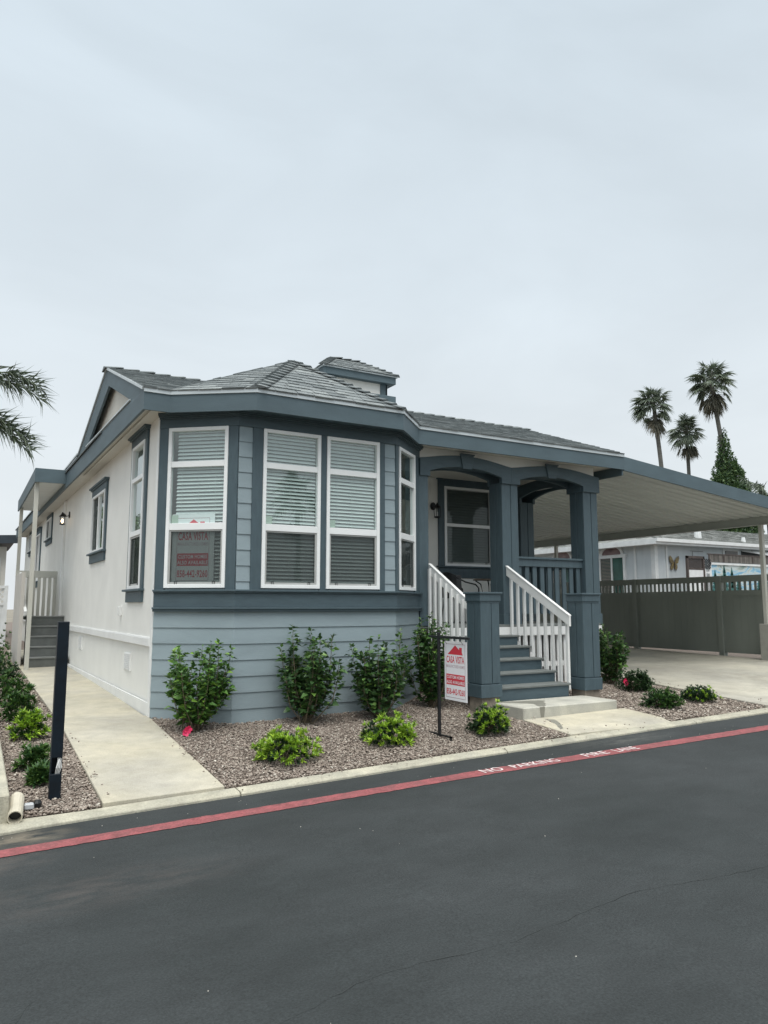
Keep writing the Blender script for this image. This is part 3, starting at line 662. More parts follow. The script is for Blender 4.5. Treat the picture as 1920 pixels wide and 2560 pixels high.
gb = MB(); gb.prism([(1.87, 9.1, 4.0), (1.87, 9.1, 4.20), (1.87, 11.84, 5.22), (1.87, 14.6, 4.33), (1.87, 14.6, 4.0)], (.03, 0, 0)); hp(gb, 'gable_panel', SOFF)
de = MB(); sweep(de, FPATH, rectprof(-.03, .016, 4.190, 4.242))
de.beam((1.745, 9.06, 4.235), (1.745, 11.84, 5.275), .035, .035); de.beam((1.745, 11.84, 5.275), (1.745, 14.45, 4.40), .03, .03); de.beam((1.735, 14.45, 4.39), (1.735, 29.3, 4.27), .03, .03)
de.beam((1.752, 9.86, 4.285), (1.752, 13.52, 4.345), .045, .02)
de.beam((9.90, 9.06, 4.235), (10.16, 11.84, 5.28), .04, .04)
hp(de, 'drip_edge', DRIP)
sf = MB(); sf.prism([(1.78, 9.08, 4.03), (9.9, 9.08, 4.03), (9.9, 29.2, 4.03), (1.78, 29.2, 4.03)], (0, 0, .02)); hp(sf, 'soffit', SOFF)
sf2 = MB(); sf2.prism([(2.09, 9.07, 4.012), (2.97, 8.45, 4.012), (5.03, 8.45, 4.012), (5.64, 9.07, 4.012), (5.92, 9.44, 4.012), (2.07, 9.44, 4.012)], (0, 0, .012)); hp(sf2, 'bay_soffit', BLUE)
# roof planes
E0 = 4.245
AP, AR = (4.0, 9.79, 5.16), (4.0, 11.55, 5.18)
L_, Lb, Rb, R_ = (2.06, 9.045, E0), (2.955, 8.405, E0), (5.055, 8.405, E0), (5.70, 9.045, E0)
rf = MB()
planes = [[(1.735, 9.035, E0), (9.92, 9.035, E0), (10.17, 11.84, 5.29), (1.735, 11.84, 5.29)],
          [(10.17, 14.6, 4.36), (1.735, 14.6, 4.36), (1.735, 11.84, 5.29), (10.17, 11.84, 5.29)],
          [Lb, Rb, AP], [L_, Lb, AP], [Rb, R_, AP], [L_, AP, AR], [R_, AR, AP],
          [(1.735, 29.3, 4.28), (1.735, 12.0, 4.28), (5.83, 12.0, 5.27), (5.83, 29.3, 5.27)],
          [(9.92, 12.0, 4.28), (9.92, 29.3, 4.28), (5.83, 29.3, 5.27), (5.83, 12.0, 5.27)]]
for p in planes: rf.add(p, [tuple(range(len(p)))])
roof = hp(rf, 'roof', UNDER)
sh = MB()
shingles(sh, planes[0], seed=3); shingles(sh, planes[2], seed=4); shingles(sh, planes[3], seed=5); shingles(sh, planes[4], seed=6)
shingles(sh, [L_, AP, AR], seed=8); shingles(sh, [AP, R_, AR], seed=9)
shingles(sh, planes[1], seed=10, expo=.2, wid=.5); shingles(sh, planes[7], seed=11, expo=.22, wid=.8); shingles(sh, planes[8], seed=12, expo=.22, wid=.8)
caps(sh, Lb, AP, .12, .15, .035); caps(sh, Rb, AP, .12, .15, .035); caps(sh, (10.17, 11.84, 5.29), (1.735, 11.84, 5.29), .14, .24, .05)
caps(sh, AR, AP, .12, .16, .04); caps(sh, (5.83, 29.3, 5.27), (5.83, 12, 5.27), .14, .3, .05)
hp(sh, 'shingles', SHIN, roof)

# cupola on the ridge
cu = MB(); cu.box(5.66, 6.86, 12.05, 13.1, 4.9, 5.97); cup = hp(cu, 'cupola', WHITE)
ct = MB()
for x in (5.64, 6.74): ct.box(x, x+.14, 12.03, 12.06, 5.5, 5.96)
ct.box(5.63, 5.67, 12.03, 12.2, 5.5, 5.96); ct.box(6.85, 6.89, 12.03, 12.2, 5.5, 5.96); ct.box(5.5, 7.02, 11.93, 13.2, 5.40, 5.585)
ct.box(5.5, 7.02, 11.93, 13.22, 5.825, 5.955)
hp(ct, 'cupola_trim', BLUEF, cup, bevel=.003)
cdp = MB(); cdp.box(5.47, 7.05, 11.9, 13.25, 5.955, 5.985); hp(cdp, 'cupola_drip_edge', DRIP, cup)
cs = MB(); cz = 5.985; q = [(5.47, 11.9, cz), (7.05, 11.9, cz), (7.05, 13.25, cz), (5.47, 13.25, cz)]; r0, r1 = (5.97, 12.57, 6.38), (6.55, 12.57, 6.38)
cs.add([q[0], q[1], r1, r0, q[2], q[3]], [(0, 1, 2, 3), (4, 5, 3, 2), (5, 0, 3), (1, 4, 2)])
shingles(cs, [q[0], q[1], r1, r0], seed=21); shingles(cs, [q[2], q[3], r0, r1], seed=22); shingles(cs, [q[3], q[0], r0], seed=23); shingles(cs, [q[1], q[2], r1], seed=24)
caps(cs, q[0], r0, .09, .15, .03); caps(cs, q[1], r1, .09, .15, .03); caps(cs, r1, r0, .09, .16, .03)
hp(cs, 'cupola_roof', SHIN, cup)

# porch: deck, posts, arches, rails
dk = MB(); dk.box(5.93, 9.6, 9.42, 11.44, 1.27, 1.31); deck = hp(dk, 'porch_deck', TREAD, bevel=.004)
rim = MB(); rim.box(6.24, 9.6, 9.40, 9.415, 1.13, 1.268); rim.box(9.6, 9.615, 9.40, 11.44, 1.13, 1.268); hp(rim, 'rim_board', WTRIM, deck)
skb = MB(); x = 7.62
while x < 9.55: skb.box(x, x+.10, 9.46, 9.475, .33, 1.13); x += .145
y = 9.5
while y < 11.4: skb.box(9.585, 9.60, y, y+.10, .33, 1.13); y += .145
skb.box(7.6, 9.6, 9.476, 9.49, .62, .70); hp(skb, 'porch_skirt', WTRIM, deck)
def post(x0, y0, w_, z0=1.31, z1=3.60, nm='porch_post'):
    p = MB(); p.box(x0+.012, x0+w_-.012, y0+.012, y0+w_-.012, z0, z1)
    # corner boards leave a shallow joint on each face
    for (a, b) in ((x0, x0+w_*.52), (x0+w_*.56, x0+w_)): p.box(a, b, y0, y0+.014, z0+.16, z1); p.box(a, b, y0+w_-.014, y0+w_, z0+.16, z1)
    for (a, b) in ((y0+.015, y0+w_*.5), (y0+w_*.54, y0+w_-.015)): p.box(x0, x0+.014, a, b, z0+.16, z1); p.box(x0+w_-.014, x0+w_, a, b, z0+.16, z1)
    p.box(x0-.018, x0+w_+.018, y0-.018, y0+w_+.018, z0-.02, z0+.16)
    return hp(p, nm, BLUEV, bevel=.003)
post(7.52, 9.44, .33); post(9.31, 9.44, .33); post(9.31, 11.1, .33)
pl = MB(); pl.box(5.925, 6.09, 9.43, 9.50, 1.31, 3.60); pl.box(5.925, 6.12, 9.42, 9.51, 1.29, 1.47); hp(pl, 'porch_post', BLUEV, bevel=.003)
def archpoly(x0, x1, hl, hr, n=18, zt=3.855, zp=3.955, zb=3.58, zs=3.67, zm=3.775):
    """outline of an arched beam: heads of width hl and hr, arch between them"""
    P = [(x0, zb), (x0+hl, zb), (x0+hl, zs)]
    a, b = x0+hl, x1-hr
    P += [(a+(b-a)*i/n, zs+(zm-zs)*(1-(2*i/n-1)**2)) for i in range(1, n)]
    P += [(b, zs), (b, zb), (x1, zb)]
    P += [(x1-(x1-x0)*i/n, zt+(zp-zt)*(1-(2*i/n-1)**2)**1.3) for i in range(0, n+1)]
    return P
for x0, x1, hl, hr, c0, c1 in ((5.93, 7.70, .185, .20, 6.115, 7.5), (7.701, 9.67, .18, .385, 7.88, 9.285)):
    bm_ = MB(); bm_.prism([(x, 9.40, z) for x, z in archpoly(x0, x1, hl, hr)], (0, .07, 0)); bm_.prism([(x, 9.74, z) for x, z in archpoly(x0, x1, hl-.02, hr)], (0, .05, 0))
    bm_.box(c0, c1, 9.47, 9.74, 3.786, 3.80); hp(bm_, 'arched_beam', BLUE, bevel=.002)
bm_ = MB(); bm_.prism([(9.61, y, z) for y, z in archpoly(9.47, 11.44, .34, .36)], (.06, 0, 0)); bm_.prism([(9.28, y, z) for y, z in archpoly(9.47, 11.44, .34, .36)], (.06, 0, 0))
hp(bm_, 'arched_beam', BLUE, bevel=.002)
ks = MB()
for xc in (6.80, 8.56): ks = MB(); ks.prism([(xc-.085, 9.375, 3.745), (xc+.085, 9.375, 3.745), (xc+.125, 9.375, 3.965), (xc-.125, 9.375, 3.965)], (0, .03, 0)); ks.box(xc-.14, xc+.14, 9.365, 9.40, 3.965, 3.985); hp(ks, 'keystone', BLUE, bevel=.003)
uw = MB(); uw.box(5.93, 9.60, 9.46, 9.50, 3.82, 4.029); uw.box(9.56, 9.60, 9.5, 11.45, 3.82, 4.029); hp(uw, 'beam_wall', WHITE)
pc = MB(); pc.box(5.93, 9.58, 9.8, 11.44, 3.98, 4.0); hp(pc, 'porch_ceiling', SOFF)
def railing(nm, a, b, m, n, h=.96, off=.0):
    r = MB(); a = Vector(a); b = Vector(b)
    r.beam(a+Vector((0, 0, h-.02)), b+Vector((0, 0, h-.02)), .09, .035); r.beam(a+Vector((0, 0, h-.10)), b+Vector((0, 0, h-.10)), .04, .12)
    o = hp(r, nm, m, bevel=.003)
    for i in range(n):
        p = a.lerp(b, (i+.5)/n); d = (b-a).normalized(); s_ = MB()
        hw = d*.042; s_.prism([p-hw+Vector((0, 0, .02)), p+hw+Vector((0, 0, .02)), p+hw+Vector((0, 0, h-.12)), p-hw+Vector((0, 0, h-.12))], Vector((-d.y, d.x, 0))*.03)
        hp(s_, 'baluster', m, o, bevel=.002)
    return o
railing('railing', (7.85, 9.53, 1.45), (9.31, 9.53, 1.45), BLUEV, 9)
railing('railing', (9.53, 9.77, 1.45), (9.53, 11.1, 1.45), BLUEV, 8)

# stairs
TY = [(9.15, 1.15), (8.875, 1.0), (8.60, .835), (8.325, .67), (8.05, .515)]; X0, X1 = 6.24, 7.57
stb = MB(); ys = [9.40]+[y for y, z in TY]; prev = 1.27
for i, (y, z) in enumerate(TY):
    yb = 9.40 if i == 0 else TY[i-1][0]
    lo = (TY[i+1][1] if i < 4 else .34)-.03
    stb.box(X0+.01, X1-.01, y+.025, yb+.024, lo, z-.032)
st = hp(stb, 'stairs', BLUE)
for i, (y, z) in enumerate(TY):
    yb = 9.40 if i == 0 else TY[i-1][0]; t_ = MB(); t_.box(X0-.02, X1+.02, y, yb+.023, z-.03, z); hp(t_, 'tread', TREAD, st, bevel=.005)
tp = MB(); tp.box(X0, X1, 9.388, 9.40, 1.15, 1.27); hp(tp, 'top_riser', WTRIM, st)
def pedestal(x0, y0, w_=.31, g=.30):
    p = MB(); x1, y1 = x0+w_, y0+w_; z0, z1 = .42, 1.70
    p.box(x0+.012, x1-.012, y0+.012, y1-.012, z0, z1)
    p.box(x0, x0+w_*.55, y0, y0+.014, z0+.17, z1); p.box(x0+w_*.59, x1, y0, y0+.014, z0+.17, z1)
    p.box(x0, x0+.014, y0+.015, y0+w_*.45, z0+.17, z1); p.box(x0, x0+.014, y0+w_*.49, y1, z0+.17, z1)
    p.box(x1-.014, x1, y0+.015, y1, z0+.17, z1); p.box(x0+.001, x1-.015, y1-.014, y1, z0+.17, z1)
    p.box(x0-.016, x1+.016, y0-.016, y1+.016, z0-.01, z0+.155); p.box(x0-.016, x1+.016, y0-.016, y1+.016, 1.665, 1.76)
    p.box(x0-.004, x1+.004, y0-.004, y1+.004, 1.64, 1.665)
    o = hp(p, 'pedestal', BLUEV, bevel=.003)
    c = MB(); c.box(x0-.035, x1+.035, y0-.035, y1+.035, 1.76, 1.785); hp(c, 'pedestal_cap', BLUE, o, bevel=.004)
    c = MB(); c.box(x0+.015, x1-.015, y0+.02, y1-.02, .2, .409); hp(c, 'footing', BRICK, o)
pedestal(5.94, 7.95); pedestal(7.76, 7.95)
def handrail(x, ya, za, yb, zb, n, sx):
    r = MB(); r.prism([(x, ya, za), (x, yb, zb), (x, yb, zb-.145), (x, ya, za-.145)], (.035, 0, 0)); r.prism([(x-.008, ya+.002, za+.001), (x-.008, yb-.002, zb+.001), (x-.008, yb-.002, zb+.016), (x-.008, ya+.002, za+.016)], (.052, 0, 0))
    o = hp(r, 'handrail', WTRIM, bevel=.003)
    for i in range(n):
        t = (i+.35)/n; y = ya+(yb-ya)*t; z = za+(zb-za)*t-.04
        zt = next((q[1] for q in TY if y > q[0]), .5)
        b = MB(); b.box(x+(.036 if sx > 0 else -.037), x+(.072 if sx > 0 else -.001), y-.022, y+.022, zt-.10, z); hp(b, 'baluster', WTRIM, o, bevel=.002)
handrail(6.06, 9.38, 2.22, 8.27, 1.60, 8, -1)
handrail(7.56, 9.42, 2.23, 8.02, 1.455, 9, 1)

# lamps on the house
def lamp(T, u, z, lit, small=1.0):
    m = MB(T)
    vs = []
    for k in range(12): vs.append((u+.055*cos(k*pi/6), .0, z+.02+.075*sin(k*pi/6)))
    m.prism(vs, (T.to_3x3() @ Vector((0, .025, 0))) if False else (0, .025, 0))
    m.tube([(u, .02, z), (u, .07, z-.015), (u, .11, z+.03), (u, .15, z+.05)], .011, 6)
    m.tube([(u, .15, z+.075), (u, .15, z+.05), (u, .15, z+.02), (u, .15, z-.03)], [.006, .02, .035, .078], 8)
    for k in range(4):
        a = pi/4+k*pi/2; m.tube([(u+.066*cos(a), .15+.066*sin(a), z-.03), (u+.052*cos(a), .15+.052*sin(a), z-.19)], .0055, 4)
    m.tube([(u, .15, z-.185), (u, .15, z-.20), (u, .15, z-.215)], [.06, .066, .03], 8)
    o = hp(m, 'wall_lamp', BLACK)
    if lit:
        b = MB(T); b.tube([(u, .15, z-.175), (u, .15, z-.14), (u, .15, z-.10), (u, .15, z-.075)], [.012, .026, .024, .01], 8)
        mm = bpy.data.materials.new('lit_bulb'); mm.use_nodes = True; pr = mm.node_tree.nodes['Principled BSDF']
        pr.inputs['Base Color'].default_value = (1, .9, .75, 1); pr.inputs['Emission Color'].default_value = (1, .78, .5, 1); pr.inputs['Emission Strength'].default_value = 3
        hp(b, 'bulb', mm, o)
    else:
        b = MB(T); b.tube([(u, .15, z-.18), (u, .15, z-.10)], .012, 6); hp(b, 'bulb', VINYL, o)
    return o
lamp(FS, SU(17.75), 3.60, True); lamp(FB, 1.60, 3.42, False)
pt = bpy.data.lights.new('lamp_glow', 'POINT'); pt.energy = .5; pt.color = (1, .72, .42); pt.shadow_soft_size = .03
po = bpy.data.objects.new('lamp_glow', pt); COL.objects.link(po); po.location = (1.76, 17.75, 3.47)

# ---------------------------------------------------------------- concrete step pad
pad = MB(); pad.box(6.17, 7.80, 7.40, 8.045, 0.12, .335)
tag(pad.build('step_pad', mat('pad_concrete', (0.50, 0.49, 0.42), 0.85, col2=(0.40, 0.395, 0.35), scale=3, bump=.3, bscale=90, detail=9, blot=((2.5, .82, 1.06, .8), (70, .9, 1.08, 0))), bevel=0.012), 'low concrete landing slab at the foot of the front stairs', 'concrete step')
stn = MB(); z = .3365
def puddle(pts, z):
    P = []
    for i in range(len(pts)):
        a, b = pts[i], pts[(i+1) % len(pts)]
        for k in range(4): t = k/4; P.append((a[0]+(b[0]-a[0])*t+random.uniform(-.008, .008), min(a[1]+(b[1]-a[1])*t+random.uniform(-.008, .008), 8.04)))
    stn.add([(x, y, z(x, y)) for x, y in P], [tuple(range(len(P)))])
puddle([(6.29, 8.03), (6.5, 7.95), (6.73, 7.93), (6.86, 7.88), (6.90, 7.82), (6.78, 7.72), (6.72, 7.62), (6.66, 7.54), (6.53, 7.412), (6.43, 7.412), (6.47, 7.5), (6.55, 7.66), (6.45, 7.76), (6.25, 7.97)], lambda x, y: .3365)
stn.add([(6.43, 7.3985, .33), (6.52, 7.3985, .33), (6.50, 7.3985, .20), (6.445, 7.3985, .20)], [(0, 1, 2, 3)])
puddle([(6.44, 7.33), (6.53, 7.24), (6.45, 7.05), (6.30, 6.84), (6.22, 6.80), (6.36, 7.03), (6.41, 7.2)], lambda x, y: G(x, y)+.0295)
pm = mat('damp_stain', (0.22, 0.215, 0.18), 0.5, scale=8)
so2 = stn.build('damp_stain', pm); so2.parent = bpy.data.objects['step_pad']

# ---------------------------------------------------------------- signs
def sign_face(T, u0, u1, z0, z1, n, parent, full=True):
    w_, h = u1-u0, z1-z0; U = lambda a: u0+w_*a; Z = lambda b: z0+h*b
    r = MB(T)
    if full: r.add([(U(.15), n, Z(.775)), (U(.84), n, Z(.775)), (U(.80), n, Z(.82)), (U(.80), n, Z(.90)), (U(.68), n, Z(.90)), (U(.68), n, Z(.86)), (U(.50), n, Z(.935))], [(0, 1, 2, 5, 6), (2, 3, 4, 5)])
    r.add([(U(.085), n, Z(.26)), (U(.915), n, Z(.26)), (U(.915), n, Z(.44)), (U(.085), n, Z(.44))], [(0, 1, 2, 3)])
    text_geo(r, 'CASA VISTA', U(.10), U(.90), Z(.63), Z(.75), n, .022, T); text_geo(r, '858-442-9260', U(.09), U(.91), Z(.095), Z(.20), n, .018, T)
    r.build('red_print', SIGNR, parent)
    g = MB(T); text_geo(g, 'MANUFACTURED HOMES', U(.09), U(.91), Z(.55), Z(.60), n, .006, T); g.build('grey_print', SIGNP, parent)
    k = MB(T); text_geo(k, 'CUSTOM HOMES', U(.115), U(.885), Z(.365), Z(.42), n+.001, .018, T); text_geo(k, 'ALSO AVAILABLE', U(.095), U(.905), Z(.28), Z(.335), n+.001, .018, T)
    k.build('white_print', SIGNW, parent)
    b = MB(T); t = .003
    for a0, a1, c0, c1 in ((.07, .93, .045, .05), (.07, .93, .95, .955)): b.add([(U(a0), n, Z(c0)), (U(a1), n, Z(c0)), (U(a1), n, Z(c1)), (U(a0), n, Z(c1))], [(0, 1, 2, 3)])
    for a0, a1 in ((.065, .072), (.928, .935)): b.add([(U(a0), n, Z(.045)), (U(a1), n, Z(.045)), (U(a1), n, Z(.955)), (U(a0), n, Z(.955))], [(0, 1, 2, 3)])
    b.build('border_line', mat('dark_red_ink', (0.25, 0.05, 0.07), .5), parent)
ys_ = thing('yard_sign', (4.82, 7.21, .13), 'white and red real estate sign hanging from a black post in the gravel', 'sign')
m = MB(); m.box(4.77, 4.80, 7.195, 7.225, .10, 1.30); m.build('post', BLACK, ys_, bevel=.002)
m = MB(); m.box(4.772, 4.798, 6.62, 7.40, 1.235, 1.262); m.build('arm', BLACK, ys_, bevel=.002)
m = MB(); m.box(4.772, 4.80, 6.98, 7.42, .15, .165); m.box(4.772, 4.80, 6.98, 6.995, .08, .165); m.build('foot_bar', BLACK, ys_)
TS = frame((4.83, 7.16), (-0.02, -1))
m = MB(TS); m.box(0, .44, -.006, 0, .555, 1.205); m.build('board', SIGNW, ys_)
sign_face(TS, 0, .44, .555, 1.205, .0012, ys_)
m = MB()
for y in (7.11, 6.79): m.tube([(4.785, y, 1.24), (4.80, y-.006, 1.20), (4.826, y, 1.175)], .0025, 4)
m.build('hook', BLACK, ys_)
ws = thing('window_sign', (2.6, 9.15, 1.87), 'red lettered white sign leaning inside the left bay window', 'sign')
m = MB(F1); m.box(.20, .76, -.012, -.006, 1.87, 2.74); m.build('board', mat('sign_board_grey', (.74, .75, .76), .5, var=.01), ws)
sign_face(F1, .235, .725, 1.87, 2.73, -.005, ws)

# ---------------------------------------------------------------- porch furniture
ch = thing('porch_chair', (7.1, 10.4, 1.31), 'black wicker armchair on the porch beside the small table', 'chair')
m = MB(); cx, cy = 7.36, 10.45
bk = []
nb = 9
for j in range(7):
    z = 1.74+.43*j/6
    for i in range(nb):
        a = pi*(.62+.76*i/(nb-1)); rr = .26-.02*(j/6); sq = 1-.0*j; zz = z-(.10 if j == 6 else 0)*abs(2*i/(nb-1)-1)**2
        bk.append((cx+rr*cos(a)-.03*j/6, cy+rr*sin(a)*.95, zz))
m.add(bk, [(j*nb+i, j*nb+i+1, (j+1)*nb+i+1, (j+1)*nb+i) for j in range(6) for i in range(nb-1)])
o = m.build('backrest', BLACK, ch); o.modifiers.new('s', 'SOLIDIFY').thickness = .03
m = MB(); m.tube([(cx, cy, 1.73), (cx, cy, 1.76)], .25, 14); m.build('seat', BLACK, ch)
for sy in (-1, 1):
    m = MB(); m.tube([(cx-.20, cy+sy*.2, 2.08), (cx-.05, cy+sy*.26, 2.0), (cx+.16, cy+sy*.26, 1.96), (cx+.24, cy+sy*.24, 1.90), (cx+.25, cy+sy*.23, 1.32)], .013, 6); m.build('arm', BLACK, ch)
    m = MB(); m.tube([(cx-.18, cy+sy*.18, 1.75), (cx-.24, cy+sy*.2, 1.32)], .012, 6); m.build('leg', BLACK, ch)
tb = thing('porch_table', (8.02, 10.45, 1.31), 'small round bistro table with curved black legs on the porch', 'table')
m = MB(); m.tube([(8.02, 10.45, 2.045), (8.02, 10.45, 2.065)], .29, 20); m.build('tabletop', mat('brown_top', (.16, .12, .09), .5), tb, smooth=False)
for k in range(4):
    a = pi/4+k*pi/2; m = MB(); m.tube([(8.02+.25*cos(a), 10.45+.25*sin(a), 2.04), (8.02+.16*cos(a), 10.45+.16*sin(a), 1.98), (8.02+.12*cos(a), 10.45+.12*sin(a), 1.8), (8.02+.24*cos(a), 10.45+.24*sin(a), 1.31)], .012, 6); m.build('leg', BLACK, tb)

# ---------------------------------------------------------------- carport
cp = thing('carport', (12.3, 13, .4), 'attached carport with slate blue fascia and ribbed beige roof over the driveway', 'carport')
CX0, CX1, CY0, CY1 = 9.94, 15.25, 9.06, 21.0
def cz_(x): return 4.06-.112*(x-CX0)
m = MB(); m.prism([(CX0-.0, CY0, 3.955), (CX1, CY0, 3.42), (CX1, CY0, 3.66), (CX0, CY0, 4.205)], (0, .03, 0)); m.box(CX1-.03, CX1, CY0+.03, CY1, 3.42, 3.64); m.build('fascia', BLUEF, cp)
m = MB(); y = CY0+.04
while y < CY1-.2:      # folded roof pans that run from the house to the outer beam
    p = .235; prof = [(0, .0), (.075, .0), (.10, .05), (.15, .05), (.175, .0), (.235, .0)]
    vs = []
    for a, b in prof: vs.append((CX0-.03, y+a, cz_(CX0)+b-.03))
    for a, b in prof: vs.append((CX1-.03, y+a, cz_(CX1)+b-.03))
    k = len(prof); m.add(vs, [(i, i+1, k+i+1, k+i) for i in range(k-1)]); y += p
o = m.build('roof_pans', PAN, cp); o.modifiers.new('s', 'SOLIDIFY').thickness = .004
m = MB(); m.box(14.70, 14.80, CY0+.04, CY1, 3.335, cz_(14.75)-.034); m.box(14.68, 14.82, CY0+.04, CY1, 3.32, 3.335); m.build('beam', BEAMG, cp)
for y in (9.72, 16.05):
    g = G(14.7, y); m = MB(); m.box(14.71, 14.79, y, y+.08, g, 3.32); m.build('post', POSTG, cp, bevel=.003)
    m = MB(); m.box(14.62, 14.90, y-.12, y+.14, g-.05, g+.78); m.build('post_base', CONCG, cp, bevel=.01)

# ---------------------------------------------------------------- olive vinyl fence beyond the driveway
fa0, fa1 = Vector((15.02, 8.55)), Vector((15.35, 21.2)); fd = (fa1-fa0).normalized(); FL = (fa1-fa0).length
fence = thing('vinyl_fence', (15.1, 12, .45), 'olive grey vinyl privacy fence with a slotted top beyond the driveway', 'fence')
TF = Matrix(((fd.x, -fd.y, 0, fa0.x), (fd.y, fd.x, 0, fa0.y), (0, 0, 1, 0), (0, 0, 0, 1)))
npan = 5; pw = FL/npan; z0 = .56; zt = 2.28
for i in range(npan+1):
    u = i*pw; m = MB(TF); m.box(u-.065, u+.065, -.065, .065, .35, zt+.004); m.build('fence_post', FENCE, fence, bevel=.004)
for i in range(npan):
    a, b = i*pw+.065, (i+1)*pw-.065; m = MB(TF)
    m.box(a, b, -.02, .02, z0+.10, 1.86); m.box(a, b, -.035, .035, z0, z0+.13); m.box(a, b, -.035, .035, 1.83, 1.95); m.box(a, b, -.035, .035, 2.14, 2.28)
    x = a+.15
    while x < b-.02: m.box(x-.004, x+.004, -.023, .023, z0+.13, 1.83); x += .18
    x = a
    while x < b-.03: m.box(x, x+.056, -.007, .007, 1.95, 2.14); x += .128
    m.build('fence_panel', FENCE, fence, bevel=0)

# ---------------------------------------------------------------- house on the next lot (right)
nh = thing('neighbour_house', (22, 19, .5), 'pale lavender grey house with white trim and arched window behind the olive fence', 'house')
m = MB(); m.box(17.8, 33, 15.2, 28, .3, 3.52); m.build('wall', NWALL, nh)
rp = MB(); rp.add([(17.45, 14.85, 3.55), (33.3, 14.85, 3.55), (33.3, 18.1, 4.42), (19.6, 18.1, 4.42)], [(0, 1, 2, 3)]); rp.add([(17.45, 28.3, 3.55), (17.45, 14.85, 3.55), (19.6, 18.1, 4.42), (19.6, 28.3, 4.42)], [(0, 1, 2, 3)])
rp.add([(19.6, 18.1, 4.42), (33.3, 18.1, 4.42), (33.3, 28.3, 4.2), (19.6, 28.3, 4.42)], [(0, 1, 2, 3)])
nr = rp.build('roof', UNDER, nh); m = MB(); shingles(m, [(17.45, 14.85, 3.55), (33.3, 14.85, 3.55), (33.3, 18.1, 4.42), (19.6, 18.1, 4.42)], seed=31); shingles(m, [(17.45, 28.3, 3.55), (17.45, 14.85, 3.55), (19.6, 18.1, 4.42), (19.6, 28.3, 4.42)], seed=32, wid=.6, expo=.2)
m.build('shingles', SHIN2, nr)
m = MB(); m.box(17.42, 33.3, 14.82, 14.85, 3.40, 3.56); m.box(17.42, 17.45, 14.85, 28.3, 3.40, 3.56); m.box(17.42, 33.3, 14.76, 14.82, 3.47, 3.57); m.build('eave_board', NWH, nh)
m = MB(); m.box(17.45, 33.3, 14.85, 15.2, 3.41, 3.43); m.box(17.45, 17.8, 15.2, 28.3, 3.41, 3.43); m.build('soffit', NWH, nh)
m = MB(); m.box(17.77, 17.90, 15.17, 15.20, .4, 3.41); m.box(17.77, 17.80, 15.2, 15.32, .4, 3.41); m.box(18.26, 18.33, 15.17, 15.2, .4, 3.41); m.box(17.77, 17.80, 15.9, 15.97, .4, 3.41); m.build('corner_board', NWH, nh)
def nwin(yc_, arch=True):
    f = MB(); hw = .56; z0, z1, z2 = 1.6, 3.10, 3.22
    X = 17.8
    for a, b, c, d in ((yc_-hw, yc_-hw+.09, z0, z1), (yc_+hw-.09, yc_+hw, z0, z1), (yc_-hw-.03, yc_+hw+.03, z1, z1+.10), (yc_-.025, yc_+.025, z0, z1), (yc_-hw-.03, yc_+hw+.03, z0-.08, z0)): f.box(X-.05, X, a, b, c, d)
    if arch:
        n = 14; R, r = .50, .40; vs = []
        for k in range(n+1):
            a = pi*k/n; vs += [(X-.05, yc_+R*cos(a), z1+.10+R*.62*sin(a)), (X-.05, yc_+r*cos(a), z1+.10+r*.62*sin(a)), (X, yc_+R*cos(a), z1+.10+R*.62*sin(a)), (X, yc_+r*cos(a), z1+.10+r*.62*sin(a))]
        f.add(vs, [q for k in range(n) for q in ((4*k, 4*k+4, 4*k+5, 4*k+1), (4*k, 4*k+2, 4*k+6, 4*k+4), (4*k+1, 4*k+5, 4*k+7, 4*k+3))])
    o = f.build('window', NWH, nh)
    p = MB(); p.box(X-.012, X-.005, yc_-hw+.05, yc_+hw-.05, z0, z1)
    p.build('pane', mat('neighbour_glass', (0.03, 0.09, 0.075), 0.08, var=.3, scale=2), o)
    if arch:
        p = MB(); n = 14; p.add([(X-.01, yc_+.42*cos(pi*k/n), z1+.10+.26*sin(pi*k/n)) for k in range(n+1)], [tuple(range(n+1))]); p.build('arch_pane', mat('arch_glass', (0.30, 0.20, 0.20), .2, var=.2, scale=3), o)
    b = MB(); z = z0+.02
    while z < z1-.02: b.box(X-.03, X-.014, yc_+.03, yc_+hw-.09, z, z+.022); z += .045
    b.build('blind', mat('brown_blind', (.22, .20, .18), .6), o)
nwin(16.87); nwin(19.1)
m = MB(); m.box(20.9, 21.7, 15.16, 15.2, 3.0, 3.42); m.build('window', NWH, nh); o = bpy.data.objects[m and 'window'] if False else None
m = MB(); m.box(21.0, 21.6, 15.14, 15.16, 3.0, 3.34); m.build('window_pane', mat('dim_glass', (.08, .07, .06), .2), nh)
m = MB(); m.tube([(20.3, 15.6, 3.7), (20.3, 15.6, 4.1)], [.12, .09], 8); m.build('roof_vent', NWH, nh)
m = MB(); m.tube([(22.3, 15.4, 3.6), (22.3, 15.4, 3.85)], [.09, .05], 8); m.build('roof_vent', NWH, nh)
for i in range(5): m = MB(); m.beam((21.9+i*.5, 15.18, 3.38), (23.2+i*.6, 13.9, 3.02), .05, .05); m.build('awning_strut', NWH, nh)
m = MB()
m.beam((21.8, 15.1, 3.02), (24.5, 15.1, 3.02), .05, .05); m.build('awning_strut', NWH, nh)
m = MB(); m.box(21.85, 24.4, 15.19, 15.2, 3.03, 3.36); m.build('porch_shade_sheet', mat('opening_shade', (.05, .05, .05), .8), nh)  # flat dark sheet on the wall, painted as the shade of an opening
m = MB(); m.tube([(19.35, 15.17, 3.28), (19.95, 15.17, 3.28)], .008, 5); m.tube([(19.45, 15.17, 3.28), (19.45, 15.17, 3.0)], .008, 5); m.build('conduit', mat('grey_pipe', (.2, .2, .2), .6), nh)

